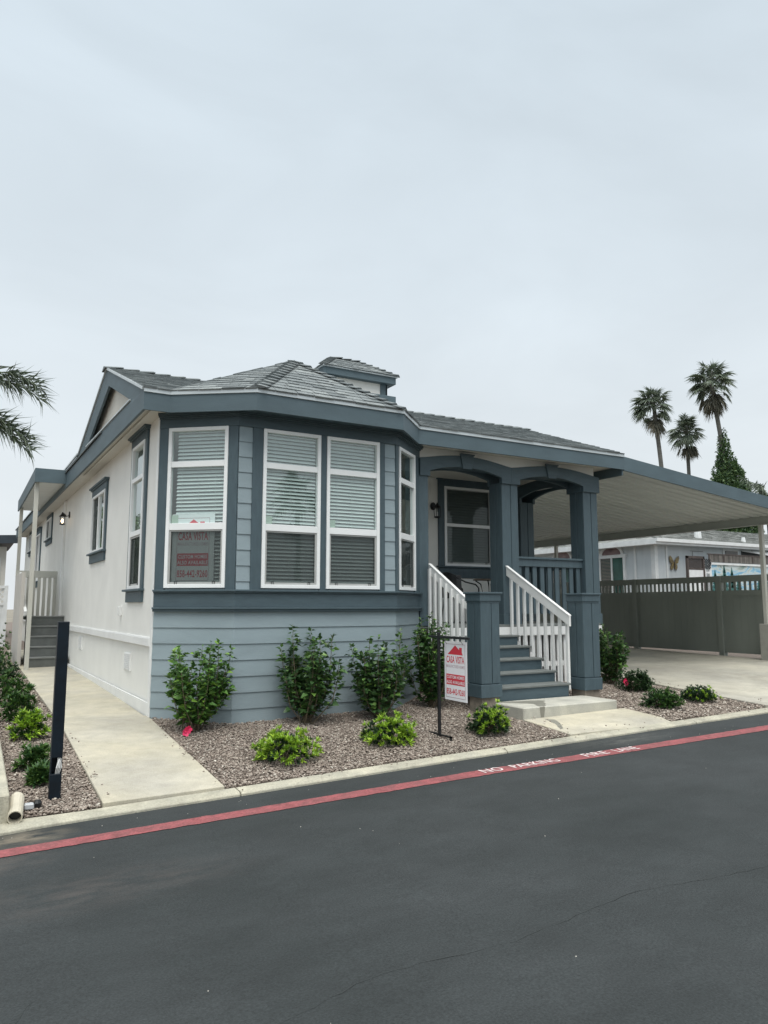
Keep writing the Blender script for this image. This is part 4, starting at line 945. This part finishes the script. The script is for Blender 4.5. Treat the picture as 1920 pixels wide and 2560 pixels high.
# ornaments and screens on the next lot
bf = thing('butterfly_ornament', (18.6, 15.17, 2.9), 'tan butterfly shaped ornament on the lavender grey wall', 'ornament')
m = MB()
for s_ in (-1, 1):
    up_ = [(0, .02), (.10, .16), (.21, .24), (.24, .16), (.19, .02), (.05, -.02)]; lo_ = [(.01, -.01), (.14, -.03), (.17, -.12), (.11, -.21), (.05, -.15)]
    for pl_ in (up_, lo_): m.prism([(18.58+s_*a*.9+.1*b, 15.15, 2.87+b) for a, b in pl_], (0, .015, 0))
m.build('wings', mat('butterfly_tan', (.36, .27, .10), .5, col2=(.09, .07, .05), scale=9), bf)
m = MB(); m.tube([(18.57, 15.14, 2.70), (18.58, 15.13, 2.86), (18.60, 15.14, 2.98)], [.01, .02, .01], 6); m.build('body', WOODD, bf)
def lattice(mb, x0, x1, y, z0, z1, step, wd, th=.02):
    W, Hh = x1-x0, z1-z0; n = int((W+Hh)/step)
    for s_ in (1, -1):
        for i in range(1, n+1):
            c = i*step; pts = []
            a = (max(0, c-Hh), min(c, Hh)); b = (min(c, W), max(0, c-W))
            if s_ < 0: a = (W-a[0], a[1]); b = (W-b[0], b[1])
            if math.dist(a, b) > .04: mb.beam((x0+a[0], y+(0 if s_ > 0 else th*.6), z0+a[1]), (x0+b[0], y+(0 if s_ > 0 else th*.6), z0+b[1]), th*.5, wd, (0, 0, 1)) if False else mb.beam((x0+a[0], y+(0 if s_ > 0 else th*.6), z0+a[1]), (x0+b[0], y+(0 if s_ > 0 else th*.6), z0+b[1]), wd, th*.5, (0, 1, 0))
tl = thing('trellis', (18.45, 14.3, .5), 'dark brown trellis frame standing beside the mural', 'trellis')
m = MB(); m.box(18.05, 18.11, 14.27, 14.33, .4, 3.03); m.box(18.75, 18.81, 14.27, 14.33, .4, 3.03); m.box(18.05, 18.81, 14.27, 14.33, 2.97, 3.04); m.box(18.11, 18.75, 14.28, 14.32, 2.64, 2.70); m.build('frame', WOODD, tl)
m = MB(); lattice(m, 18.11, 18.75, 14.3, 2.70, 2.97, .06, .022); m.build('lattice', WOODD, tl)
m = MB(); m.box(18.11, 18.75, 14.285, 14.31, .9, 2.64); m.build('panel', NWH, tl)
tl2 = thing('garden_lattice', (19.05, 14.35, .5), 'small dark lattice square between the trellis and the mural', 'lattice')
m = MB(); lattice(m, 18.92, 19.19, 14.35, 2.68, 2.98, .075, .02); m.build('lattice', BLACK, tl2)
m = MB(); m.box(18.94, 18.98, 14.36, 14.39, .4, 2.68); m.box(19.13, 19.17, 14.36, 14.39, .4, 2.68); m.box(18.98, 19.13, 14.36, 14.39, 2.55, 2.60); m.build('stand', NWH, tl2)
mu = MB(); mu.box(19.24, 24, 14.40, 14.44, 1.2, 2.82)
mm = bpy.data.materials.new('painted_mural'); mm.use_nodes = True; t = mm.node_tree; n = t.nodes; l = t.links; p = n['Principled BSDF']
tcn = n.new('ShaderNodeTexCoord'); wv = n.new('ShaderNodeTexNoise'); wv.inputs['Scale'].default_value = 1.6; wv.inputs['Detail'].default_value = 5; wv.inputs['Distortion'].default_value = 1.5
mpn = n.new('ShaderNodeMapping'); mpn.inputs['Scale'].default_value = (1, 1, 3); l.new(tcn.outputs['Object'], mpn.inputs[0]); l.new(mpn.outputs[0], wv.inputs['Vector'])
rr = n.new('ShaderNodeValToRGB'); els = rr.color_ramp.elements
els[0].position = .30; els[0].color = (.12, .30, .52, 1); els[1].position = .72; els[1].color = (.16, .26, .24, 1)
for ps, c in ((.42, (.25, .48, .62)), (.5, (.55, .62, .62)), (.60, (.42, .48, .45))): q_ = els.new(ps); q_.color = (*c, 1)
l.new(wv.outputs[0], rr.inputs[0]); l.new(rr.outputs[0], p.inputs['Base Color'])
muo = thing('mural_board', (21.6, 14.42, .5), 'blue painted landscape mural board under the reed screen', 'mural'); mu.build('painting', mm, muo)
m = MB()
for xc, h in ((19.42, .62), (19.85, .78), (20.2, .7), (20.5, .5), (21.5, .45), (22.0, .5)):
    for k in range(5):
        zb = 2.02+h*k/5.5; wd = (.20-.034*k)*(.8+h*.4); m.prism([(xc-wd, 14.392, zb), (xc+wd, 14.392, zb), (xc, 14.392, zb+h*.34)], (0, .006, 0))
m.build('painted_trees', mat('painted_pine', (.035, .13, .12), .7), muo)
m = MB(); m.box(19.18, 24, 14.37, 14.46, 2.82, 2.88); m.box(19.16, 19.24, 14.37, 14.46, .4, 2.88); m.build('mural_frame', NWH, muo)
rs = thing('reed_screen', (21.6, 14.45, 2.9), 'brown reed screen fixed along the top of the mural', 'reed screen')
m = MB(); x = 19.26
while x < 24: m.box(x, x+.022, 14.45, 14.47, 2.90, 3.13+random.uniform(-.008, .008)); x += .025
m.build('reeds', ramp_island('reed', [(0, (.07, .065, .06)), (1, (.17, .155, .14))], .9), rs)
m = MB(); m.box(19.2, 24, 14.44, 14.48, 3.125, 3.155)
for x in (19.22, 19.9, 21.3, 22.6): m.box(x, x+.05, 14.43, 14.449, 2.9, 3.125)
m.build('rail', WOODD, rs)

# ---------------------------------------------------------------- side entry on the left of the house
se = thing('side_entry', (1.5, 18.2, .3), 'side entry landing with white awning posts and dark grey steps', 'side porch')
m = MB(); yA, yB, xA = 16.1, 21.5, 1.08
m.box(xA, xA+.03, yA, yB, 4.06, 4.34); m.box(xA+.03, 1.72, yA, yA+.03, 4.06, 4.34); m.build('awning_fascia', BLUEF, se)
m = MB(); m.box(xA+.03, 1.72, yA+.03, yB, 4.10, 4.13); m.build('awning_roof', PAN, se)
for y in (16.25, 20.9): m = MB(); m.box(1.10, 1.18, y, y+.08, .25, 4.09); m.build('awning_post', POSTG, se, bevel=.003)
SY0 = 16.75; RZ = (1.385-.36)/5
m = MB()
for i in range(5): m.box(1.20, 1.93, SY0+i*.26, SY0+(i+1)*.26+.02, .15, .36+RZ*(i+1)-.03)
m.box(1.20, 1.93, SY0+1.32, 21, 1.30, 1.355); m.build('steps', STEPG, se)
for i in range(5): m = MB(); m.box(1.18, 1.95, SY0+i*.26-.02, SY0+(i+1)*.26, .36+RZ*(i+1)-.03, .36+RZ*(i+1)); m.build('tread', mat('grey_tread', (.17, .18, .175), .6), se, bevel=.004)
m = MB(); m.box(1.02, 1.09, 17.2, 19.45, .30, 2.30); m.build('side_panel', mat('panel_beige', (.52, .50, .46), .7, var=.03), se)
m = MB(); m.beam((1.115, 19.3, 2.34), (1.115, 17.0, 1.45), .05, .09); m.build('handrail', WTRIM, se)
m = MB(); m.box(1.02, 1.93, 19.45, 19.50, 2.27, 2.43); rr_ = m.build('guard_rail', POSTG, se)
x = 1.04
while x < 1.9: m = MB(); m.box(x, x+.07, 19.46, 19.49, 1.36, 2.27); m.build('picket', POSTG, rr_); x += .115

# ---------------------------------------------------------------- left side neighbours
lh = thing('left_neighbour_house', (.2, 31, .3), 'white house with a dark roof edge beyond the side entry on the left', 'house')
m = MB(); m.box(-8, 1.25, 30.4, 38, .2, 3.75); m.build('wall', mat('cream_wall', (.66, .65, .60), .7, var=.03), lh)
m = MB(); m.prism([(-8.4, 29.8, 3.6), (1.62, 29.8, 4.12), (1.62, 29.8, 3.86), (-8.4, 29.8, 3.34)], (0, .08, 0)); m.prism([(-8.4, 29.8, 3.6), (1.62, 29.8, 4.12), (1.62, 38.3, 4.12), (-8.4, 38.3, 3.6)], (0, 0, .04)); m.build('roof', DARKR, lh)
m = MB(); m.box(.55, 1.08, 30.34, 30.4, 1.7, 3.35); fo = m.build('window', NWH, lh)
m = MB(); m.box(.62, 1.01, 30.32, 30.34, 1.78, 3.27); m.build('pane', mat('dark_pane', (.05, .065, .07), .15), fo)
lf = thing('lattice_fence', (.3, 24.7, .4), 'white vinyl fence with a lattice top on the far left', 'fence')
m = MB(); m.box(-4, 1.10, 24.68, 24.72, .4, 1.62)
x = -3.85
while x < 1.1: m.box(x, x+.008, 24.665, 24.68, .45, 1.62); x += .15
m.box(-4, 1.12, 24.65, 24.75, 1.62, 1.70); m.box(-4, 1.12, 24.65, 24.75, 2.12, 2.20); m.box(1.02, 1.12, 24.64, 24.76, .3, 2.2); m.build('panel', NWH, lf)
m = MB(); lattice(m, -.6, 1.02, 24.7, 1.70, 2.12, .14, .035); m.build('lattice', NWH, lf)
bw = MB(); bw.add([], [])
yA = yc(.2)+.19
V0 = []
ysr = np.linspace(yA, 26, 8)
rows = [[(.08, y, S(.2)-.05), (.385, y, S(.2)-.05), (.385, y, G(.385, y)+.20), (.08, y, G(.08, y)+.20)] for y in ysr]
vs = [q for r in rows for q in r]; bw.add(vs, [(i*4+j, i*4+(j+1) % 4, (i+1)*4+(j+1) % 4, (i+1)*4+j) for i in range(7) for j in range(4)]+[(0, 1, 2, 3), (31, 30, 29, 28)])
tag(bw.build('low_wall', CURB, bevel=.008), 'low concrete retaining wall along the left gravel bed', 'wall')

# ---------------------------------------------------------------- small things by the curb
bp = thing('bollard', (.74, 6.80, .05), 'dark square post leaning over the gravel beside the walkway', 'post')
m = MB(); bx, by = .74, 6.80
for a, b, c, d, e0, e1 in ((-.044, .044, -.044, .044, 0, .20), (-.044, .044, -.044, .044, .33, 1.43), (-.044, -.036, -.044, .044, .20, .33), (.036, .044, -.044, .044, .20, .33), (-.036, .036, .036, .044, .20, .33)):
    m.box(bx+a, bx+b, by+c, by+d, .04+e0, .04+e1)
m.v = [Vector((v.x, v.y, v.z)) for v in m.v]; m.build('shaft', NAVY, bp, bevel=.004)
m = MB()
for k in range(4): m.tube([(bx-.005+.009*k, by-.02, .23), (bx+.0+.012*k, by-.045, .29), (bx+.012+.007*k, by-.035, .34+.015*(k % 2)), (bx+.01+.006*k, by-.02, .37)], .004, 5)
m.build('wires', WTRIM, bp)
pp = thing('drain_pipe', (.45, 6.45, .03), 'cream plastic drain pipe end poking out at the curb', 'pipe')
m = MB(); n = 16; vs = []; fs = []
a0, a1 = Vector((.455, 6.62, .115)), Vector((.425, 6.30, .05)); dd = (a1-a0).normalized(); s1 = dd.cross(Vector((0, 0, 1))).normalized(); s2_ = s1.cross(dd)
for c_, r_ in ((a0, .052), (a1, .052), (a1, .045), (a0, .045)): vs += [c_+(s1*cos(2*pi*k/n)+s2_*sin(2*pi*k/n))*r_ for k in range(n)]
for j in range(3): fs += [(j*n+k, j*n+(k+1) % n, (j+1)*n+(k+1) % n, (j+1)*n+k) for k in range(n)]
m.add(vs, fs); m.build('pipe', PVC, pp)
m = MB(); m.add([a0.lerp(a1, .8)+(s1*cos(2*pi*k/n)+s2_*sin(2*pi*k/n))*.045 for k in range(n)], [tuple(range(n))]); m.build('bore_shade', BLACK, pp)  # black disc stands in for the shade inside the pipe
m = MB(); m.box(.50, .57, 6.52, 6.58, .04, .085); tag(m.build('valve_box', mat('pale_grey_plastic', (.42, .44, .46), .5), bevel=.008), 'small pale grey plastic box in the gravel by the drain pipe', 'valve box')
m = MB(); m.tube([(.60, 6.60, .03), (.60, 6.60, .07), (.60, 6.60, .09)], [.03, .034, .02], 8); tag(m.build('sprinkler_head', BLACK), 'black sprinkler cap in the gravel by the grey box', 'sprinkler')

# ---------------------------------------------------------------- plants
def leaf_arrays(P, Dr, Nr, Ln, Wd, fold=.25, droop=.0):
    """leaves of six points each: base, two shoulders, two tips sides and tip, folded along the midrib"""
    P = np.asarray(P, float); Dr = np.asarray(Dr, float); Nr = np.asarray(Nr, float); n = len(P)
    Dr = Dr/np.linalg.norm(Dr, axis=1)[:, None]; Sd = np.cross(Dr, Nr); Sd /= np.maximum(1e-6, np.linalg.norm(Sd, axis=1))[:, None]; Nn = np.cross(Sd, Dr)
    Ln = np.asarray(Ln)[:, None]; Wd = np.asarray(Wd)[:, None]
    base = P; mid = P+Dr*Ln*.5-Nn*Ln*droop*.25; tip = P+Dr*Ln-Nn*Ln*droop
    a = P+Dr*Ln*.38+Sd*Wd*.5+Nn*Wd*fold; b = P+Dr*Ln*.38-Sd*Wd*.5+Nn*Wd*fold
    V = np.stack([base, a, tip, b, mid], 1).reshape(-1, 3)
    f = np.array([(0, 1, 4), (1, 2, 4), (0, 4, 3), (4, 2, 3)]); Fc = (np.arange(n)[:, None, None]*5+f[None]).reshape(-1, 3)
    return V, Fc
def rnd_unit(n):
    v = RNG.normal(size=(n, 3)); return v/np.linalg.norm(v, axis=1)[:, None]
def hibiscus(x, y, h, wd, label, material, nst=20, flowers=(), lean=(0, 0)):
    z = G(x, y); root = thing('hibiscus_shrub', (x, y, z), label, 'shrub', 'hibiscus shrubs planted around the house front')
    sm_ = MB(); P = []; D_ = []; Ls = []
    for i in range(nst):
        a = RNG.uniform(0, 2*pi); rr = wd*.5*sqrt(RNG.uniform(.05, 1)); hh = h*(RNG.uniform(.50, .85) if i % 3 else RNG.uniform(.85, 1.1))*(1-.18*(rr/(wd*.5))**2)
        b0 = Vector((x+RNG.normal()*.04, y+RNG.normal()*.04, z)); tp_ = Vector((x+rr*cos(a)+lean[0]*hh, y+rr*sin(a)*.8+lean[1]*hh, z+hh))
        m1 = b0.lerp(tp_, .35)+Vector((cos(a), sin(a), 0))*rr*.30; m2 = b0.lerp(tp_, .7)+Vector((cos(a), sin(a), 0))*rr*.20
        pts = [b0, m1, m2, tp_]
        sm_.tube(pts, [.008, .006, .0045, .002], 5, cap=False)
        def along(t):
            t *= 3; k = min(2, int(t)); return pts[k].lerp(pts[k+1], t-k)
        for j in range(62):
            t = RNG.uniform(.10, 1.0)**.85; p = along(min(.999, t)); an = RNG.uniform(0, 2*pi); el = RNG.uniform(-.25, .7)+.6*max(0, t-.85)/.15
            d = Vector((cos(an)*cos(el), sin(an)*cos(el), sin(el)))
            off_ = RNG.uniform(0.01, .05) if t < .9 else .008
            P.append(tuple(p+d*off_)); D_.append(tuple(d)); Ls.append(RNG.uniform(.05, .105)*(1-.35*max(0, t-.8)/.2))
        for j in range(3):      # side twigs
            t = RNG.uniform(.3, .85); p = along(t); an = RNG.uniform(0, 2*pi); d = Vector((cos(an)*.8, sin(an)*.8, .75)).normalized(); e1 = p+d*RNG.uniform(.08, .17)
            sm_.tube([p, e1], [.003, .0015], 4, cap=False)
            for q_ in range(9):
                c_ = p.lerp(e1, RNG.uniform(.3, 1)); an2 = RNG.uniform(0, 2*pi); d2 = (d*.6+Vector((cos(an2), sin(an2), RNG.uniform(-.3, .5)))).normalized()
                P.append(tuple(c_)); D_.append(tuple(d2)); Ls.append(RNG.uniform(.04, .075))
    n = len(P); Nr = np.array([(0, 0, 1)]*n)+RNG.normal(size=(n, 3))*.45; Ls = np.array(Ls)
    V, Fc = leaf_arrays(P, D_, Nr, Ls, Ls*RNG.uniform(.62, .88, n), .14, .2)
    V[:, 2] = np.maximum(V[:, 2], z+.015)
    npmesh('leaves', V, Fc, material, root); sm_.build('stems', STEM, root)
    for fx, fy, fz in flowers:
        fm = MB()
        for k in range(5):
            a = k*2*pi/5; d = Vector((cos(a)*.75, -.5, sin(a)*.75)).normalized(); s_ = Vector((-sin(a), 0, cos(a)))
            c_ = Vector((fx, fy, fz)); fm.add([c_, c_+d*.028+s_*.022, c_+d*.052+s_*.012, c_+d*.052-s_*.012, c_+d*.028-s_*.022], [(0, 1, 2, 3, 4)])
        fm.tube([(fx, fy, fz), (fx+.004, fy-.05, fz+.006)], .003, 5)
        fm.build('flower', PINK, root)
    return root
hibiscus(2.36, 8.62, 1.04, .86, 'hibiscus shrub with a fallen pink flower, nearest the white corner', LEAFH, 27, flowers=((2.22, 8.40, G(2.22, 8.4)+.05), (2.245, 8.41, G(2.2, 8.4)+.075)))
hibiscus(3.68, 8.45, 1.16, .84, 'tall dark green hibiscus under the middle bay windows', LEAFHD, 24)
hibiscus(4.66, 8.36, 1.06, .84, 'dark green hibiscus below the right corner of the bay', LEAFHD, 24)
hibiscus(5.60, 8.62, 1.22, .80, 'hibiscus between the bay and the left stair pedestal, behind the sign', LEAFHD, 26)
hibiscus(9.38, 9.05, .90, .72, 'hibiscus with pink bloom right of the stair pedestal', LEAFHD, 22, flowers=((9.00, 8.36, G(9.0, 8.4)+.14), (8.985, 8.37, G(9, 8.4)+.17)))
def mound(x, y, r, h, label, inner, outer, outer_frac, nros=150, name='low_shrub', group='low mounded shrubs in the gravel', ll=.05):
    z = G(x, y); root = thing(name, (x, y, z), label, 'shrub', group)
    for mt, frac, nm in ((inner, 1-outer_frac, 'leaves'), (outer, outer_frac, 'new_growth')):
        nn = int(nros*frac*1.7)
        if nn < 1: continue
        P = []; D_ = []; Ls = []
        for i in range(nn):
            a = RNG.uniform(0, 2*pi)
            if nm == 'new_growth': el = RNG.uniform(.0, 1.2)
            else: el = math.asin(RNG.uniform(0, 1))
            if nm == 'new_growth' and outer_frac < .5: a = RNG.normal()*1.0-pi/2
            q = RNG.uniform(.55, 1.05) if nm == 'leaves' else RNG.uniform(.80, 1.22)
            lump = 1+.12*sin(3*a+x*5)+.08*sin(5*a+y)
            d = Vector((cos(a)*cos(el), sin(a)*cos(el), sin(el)))
            c_ = Vector((x+d.x*r*q*lump, y+d.y*r*q*lump, z+.02+d.z*h*q*lump))
            ax = (d+Vector((0, 0, .6))).normalized()
            for k in range(11):
                b = 2*pi*k/11+RNG.uniform(-.3, .3); t1 = ax.orthogonal().normalized(); t2 = ax.cross(t1)
                sp_ = RNG.uniform(.35, 1.1); dd_ = (ax+(t1*cos(b)+t2*sin(b))*sp_).normalized()
                P.append(tuple(c_)); D_.append(tuple(dd_)); Ls.append(RNG.uniform(.65, 1.25)*ll*(1.2 if nm == 'new_growth' else 1))
        n = len(P); Nr = np.array([(0, 0, 1)]*n)+RNG.normal(size=(n, 3))*.3; Ls = np.array(Ls)
        V, Fc = leaf_arrays(P, D_, Nr, Ls, Ls*.33, .15, .15); V[:, 2] = np.maximum(V[:, 2], z+.005)
        npmesh(nm, V, Fc, mt, root)
    m = MB()
    for k in range(9):
        a = 2*pi*k/9; m.tube([(x, y, z), (x+r*.3*cos(a), y+r*.3*sin(a), z+h*.5), (x+r*.7*cos(a), y+r*.7*sin(a), z+h*.75)], [.007, .005, .003], 5)
    m.build('branches', STEM, root)
    return root
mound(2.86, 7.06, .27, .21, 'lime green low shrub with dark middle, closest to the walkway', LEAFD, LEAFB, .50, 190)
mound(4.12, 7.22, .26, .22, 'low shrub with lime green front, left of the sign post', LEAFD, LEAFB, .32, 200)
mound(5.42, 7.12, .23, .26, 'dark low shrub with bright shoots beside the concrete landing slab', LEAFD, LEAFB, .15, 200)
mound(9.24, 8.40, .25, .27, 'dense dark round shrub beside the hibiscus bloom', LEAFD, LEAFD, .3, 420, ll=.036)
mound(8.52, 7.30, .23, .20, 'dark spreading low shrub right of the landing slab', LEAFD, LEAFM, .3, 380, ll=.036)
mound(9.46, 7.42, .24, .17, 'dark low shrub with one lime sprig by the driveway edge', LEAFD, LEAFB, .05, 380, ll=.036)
LB = 'straggly low shrubs in the left gravel bed'
for i, (x, y, r, h, o_, lb) in enumerate([(.66, 7.22, .08, .12, LEAFM, 'sparse little shrub behind the dark post'), (.66, 7.78, .12, .17, LEAFM, 'small shrub in the left bed just above the sparse one'),
    (.70, 9.0, .15, .25, LEAFB, 'left bed shrub with yellow green tips'), (.66, 10.2, .17, .30, LEAFM, 'leafy left bed shrub level with the white corner'), (.64, 11.6, .19, .36, LEAFM, 'green shrub midway up the left bed'),
    (.62, 13.2, .21, .38, LEAFD, 'dark shrub in the upper half of the left bed'), (.60, 15.2, .28, .42, LEAFM, 'shrub in the left bed short of the side entry'), (.55, 18.2, .35, .5, LEAFM, 'shrub beside the side entry panel'), (.45, 21.5, .5, .9, LEAFM, 'bushy shrub below the lattice fence')]):
    mound(x, y, r, h, lb, LEAFM if o_ is not LEAFD else LEAFD, o_, .35, 60 if i < 2 else 90, 'bed_shrub', LB, .06)

def fan_palm(x, y, zc, label, crown=1.75, trunk_pts=None, nfan=52, r0=.17, skirt=True, z0=0, name='fan_palm'):
    root = thing(name, (x, y, z0), label, 'palm tree', 'tall fan palms beyond the carport')
    m = MB(); m.tube(trunk_pts+[(x, y, zc)], [r0*1.35]+[r0]*(len(trunk_pts)-1)+[r0*.9], 9); m.build('trunk', BARK, root)
    live = [[], [], []]; dead = [[], [], []]; pet = MB()
    for i in range(nfan):
        el = RNG.uniform(-1.25, 1.35) if skirt else RNG.uniform(-.6, 1.35); a = RNG.uniform(0, 2*pi)
        isd = el < -.75
        d = np.array([cos(a)*cos(el), sin(a)*cos(el), sin(el)]); pl_ = crown*RNG.uniform(.42, .62)*(1 if not isd else .75)
        c0 = np.array([x, y, zc-(crown*.62*RNG.uniform(.6, 1.15) if isd else crown*.3*RNG.uniform(0, 1))]); c = c0+d*pl_+np.array([0, 0, -.06*crown*cos(el)])
        pet.tube([tuple(c0), tuple((c0+c)/2+np.array([0, 0, .04])), tuple(c)], [.02, .015, .01], 4, cap=False)
        u = np.array([-sin(a), cos(a), 0]); w_ = np.cross(u, d); fl = crown*RNG.uniform(.45, .6); nb_ = 22; tgt = dead if isd else live
        for k in range(nb_):
            b = (k/(nb_-1)-.5)*radians(250 if not isd else 150); dir_ = d*cos(b)+u*sin(b)*1.0+w_*.12*cos(b*2)
            dir_ = dir_/np.linalg.norm(dir_); tip = dir_*fl*(1-.25*abs(b)/2)+np.array([0, 0, -(.22+.18*RNG.uniform())*fl])
            tgt[0].append(c); tgt[1].append(tip); tgt[2].append(np.linalg.norm(tip))
    for tgt, mt, nm in ((live, PALML, 'fronds'), (dead, PALMD, 'dead_fronds')):
        if not tgt[0]: continue
        n = len(tgt[0]); V, Fc = leaf_arrays(np.array(tgt[0]), np.array(tgt[1]), RNG.normal(size=(n, 3))*.3+np.array([0, 0, 1]), np.array(tgt[2]), np.full(n, crown*.046), .2, .2)
        npmesh(nm, V, Fc, mt, root)
    pet.build('leaf_stalks', PALMD, root)
    return root
fan_palm(48.17, 40.58, 18.3, 'left of the three tall fan palms, with a hanging clump below its crown', 1.9, [(49.2, 40.0, 0), (48.8, 40.2, 8), (48.45, 40.4, 14)])
fan_palm(52.4, 38.2, 20.2, 'tallest fan palm, its lower trunk wrapped in ivy', 2.1, [(53.6, 37.5, 0), (53.2, 37.7, 8), (52.8, 37.95, 15.5), (52.55, 38.1, 18)], nfan=60)
fan_palm(53.0, 41.3, 16.7, 'shortest of the three tall fan palms, between the other two', 1.8, [(53.1, 41.2, 0), (53.05, 41.3, 9)])
def leafcloud(name, m, parent, blobs, n, size):
    P = []; D_ = []
    tot = sum(b[3]*b[4]*b[5] for b in blobs)
    for (cx, cy, cz, rx, ry, rz) in blobs:
        k = max(20, int(n*rx*ry*rz/tot)); u = rnd_unit(k); q = RNG.uniform(.72, 1.05, k)[:, None]
        P.append(np.array([cx, cy, cz])+u*q*np.array([rx, ry, rz])); D_.append(u+RNG.normal(size=(k, 3))*.6)
    P = np.concatenate(P); D_ = np.concatenate(D_); k = len(P); Ls = RNG.uniform(.6, 1.3, k)*size
    V, Fc = leaf_arrays(P, D_, RNG.normal(size=(k, 3))+np.array([0, 0, .6]), Ls, Ls*.55, .2, .2); return npmesh(name, V, Fc, m, parent)
iv = thing('ivy_column', (53.2, 37.8, 0), 'dark green ivy cone climbing the tallest palm trunk', 'ivy')
bl = []
for k in range(80):
    z = 3+12.3*(k/79)**.85; R = float(np.interp(z, [3, 9.5, 11.5, 13.2, 15.3], [2.1, 1.75, 1.3, .62, .24])); a = RNG.uniform(0, 2*pi); sh_ = float(np.interp(z, [9, 15], [.35, -.3]))
    bl.append((53.2+sh_+R*.5*cos(a), 37.8+R*.5*sin(a), z, R*.62, R*.62, .75))
leafcloud('foliage', IVYL, iv, bl, 90000, .2)
m = MB(); m.tube([(53.5, 37.6, 0), (53.2, 37.8, 13)], .4, 7); m.build('stem', BARK, iv)

def pinnate_palm(x, y, z, label, n=14, ln=2.6, trunk=.16, name='feather_palm', zt=0, group=None, azs=None, lw=.02, nl=46):
    root = thing(name, (x, y, zt), label, 'palm tree', group)
    m = MB(); m.tube([(x, y, zt), (x+.05, y, (z+zt)/2), (x, y, z)], [trunk*1.2, trunk, trunk*.9], 10); m.build('trunk', BARK, root)
    P = []; D_ = []; Ls = []; st_ = MB()
    lst = azs or [(RNG.uniform(0, 2*pi), RNG.uniform(-.1, 1.2)) for _ in range(n)]
    for fr_ in lst:
        a, el = fr_[0], fr_[1]; h = np.array([cos(a), sin(a), 0]); p = np.array([x, y, z+(fr_[2] if len(fr_) > 2 else 0)], float); pts = [tuple(p)]; e_ = el; seg = ln/14
        for k in range(14):
            p = p+(h*cos(e_)+np.array([0, 0, sin(e_)]))*seg; e_ -= .055+.05*k/14; pts.append(tuple(p))
            if k > 1:
                sd2 = np.array([-sin(a), cos(a), 0])
                for j in range(nl//14+1):
                    for s_ in (-1, 1):
                        q = p-(h*cos(e_)+np.array([0, 0, sin(e_)]))*seg*RNG.uniform(0, 1)
                        d = sd2*s_*RNG.uniform(.1, .7)+h*.8+np.array([0, 0, RNG.uniform(-1.25, .75)])
                        P.append(q); D_.append(d); Ls.append(ln*.20*(1.25 if k > 5 else 1)*(1-.5*abs(k/14-.5))*RNG.uniform(.75, 1.2))
        st_.tube(pts, [.022]+[.014]*13+[.004], 5, cap=False)
    n_ = len(P); V, Fc = leaf_arrays(P, D_, RNG.normal(size=(n_, 3))*.4+np.array([0, 0, 1]), Ls, np.full(n_, lw), .2, .35)
    npmesh('fronds', V, Fc, PALML, root); st_.build('frond_stalks', STEMG, root); return root
pinnate_palm(-.78, 19.33, 6.35, 'feathery palm fronds drooping in from the left edge', 12, 2.35, azs=[(-.50, .40, .35), (-.44, .30, .32), (-.54, .12, -.40), (-.50, .06, -.44), (2.2, .9), (2.6, .3), (2.9, -.1), (3.3, .6), (4.0, .4), (3.7, -.2), (1.9, .1)], zt=.2, nl=80)
pinnate_palm(37.9, 24.6, 7.15, 'small feathery palm peeping over the carport edge at far right', 16, 2.1, group=None, lw=.05)
for i, (x, y, z, r, lb) in enumerate([(38.5, 30.5, 4.6, 2.2, 'dark tree behind the neighbouring roof, nearest the carport post'), (35.5, 32.5, 4.7, 2.3, 'dark tree behind the neighbouring roof, left of its twin')]):
    t_ = thing('background_tree', (x, y, 0), lb, 'tree', 'dark trees behind the neighbouring roof')
    m = MB(); m.tube([(x, y, 0), (x+.1, y, 2), (x, y, 4)], [.22, .17, .1], 7); m.build('trunk', BARK, t_)
    bl = [(x+RNG.uniform(-1, 1)*r*.6, y+RNG.uniform(-1, 1)*r*.6, z+RNG.uniform(-.8, .6), r*.55, r*.55, r*.42) for _ in range(11)]
    leafcloud('crown', LEAFD, t_, bl, 7000, .2)
# trees outside the picture that the window panes mirror
for x, y, z, r, lb in ((-1.75, 29.5, 3.3, 1.35, 'leafy tree beyond the left edge, mirrored in the side windows'), (-2.3, 37, 4.2, 2.0, 'smaller leafy tree beyond the left edge')):
    t_ = thing('garden_tree', (x, y, 0), lb, 'tree'); m = MB(); m.tube([(x, y, 0), (x+.1, y, 2), (x, y, 4)], [.2, .15, .08], 7); m.build('trunk', BARK, t_)
    bl = [(x+RNG.uniform(-1, 1)*r*.45, y+RNG.uniform(-1, 1)*r*.6, z+RNG.uniform(-1.4, 1.3), r*.5, r*.5, r*.5) for _ in range(12)]
    leafcloud('crown', LEAFM, t_, bl, 5000, .22)
fan_palm(17.5, -24.5, 8.6, 'fan palm across the street, mirrored in the bay windows', 1.9, [(17.8, -24.5, 0), (17.6, -24.5, 5)], nfan=30, name='street_palm')['group'] = 'palms across the street'
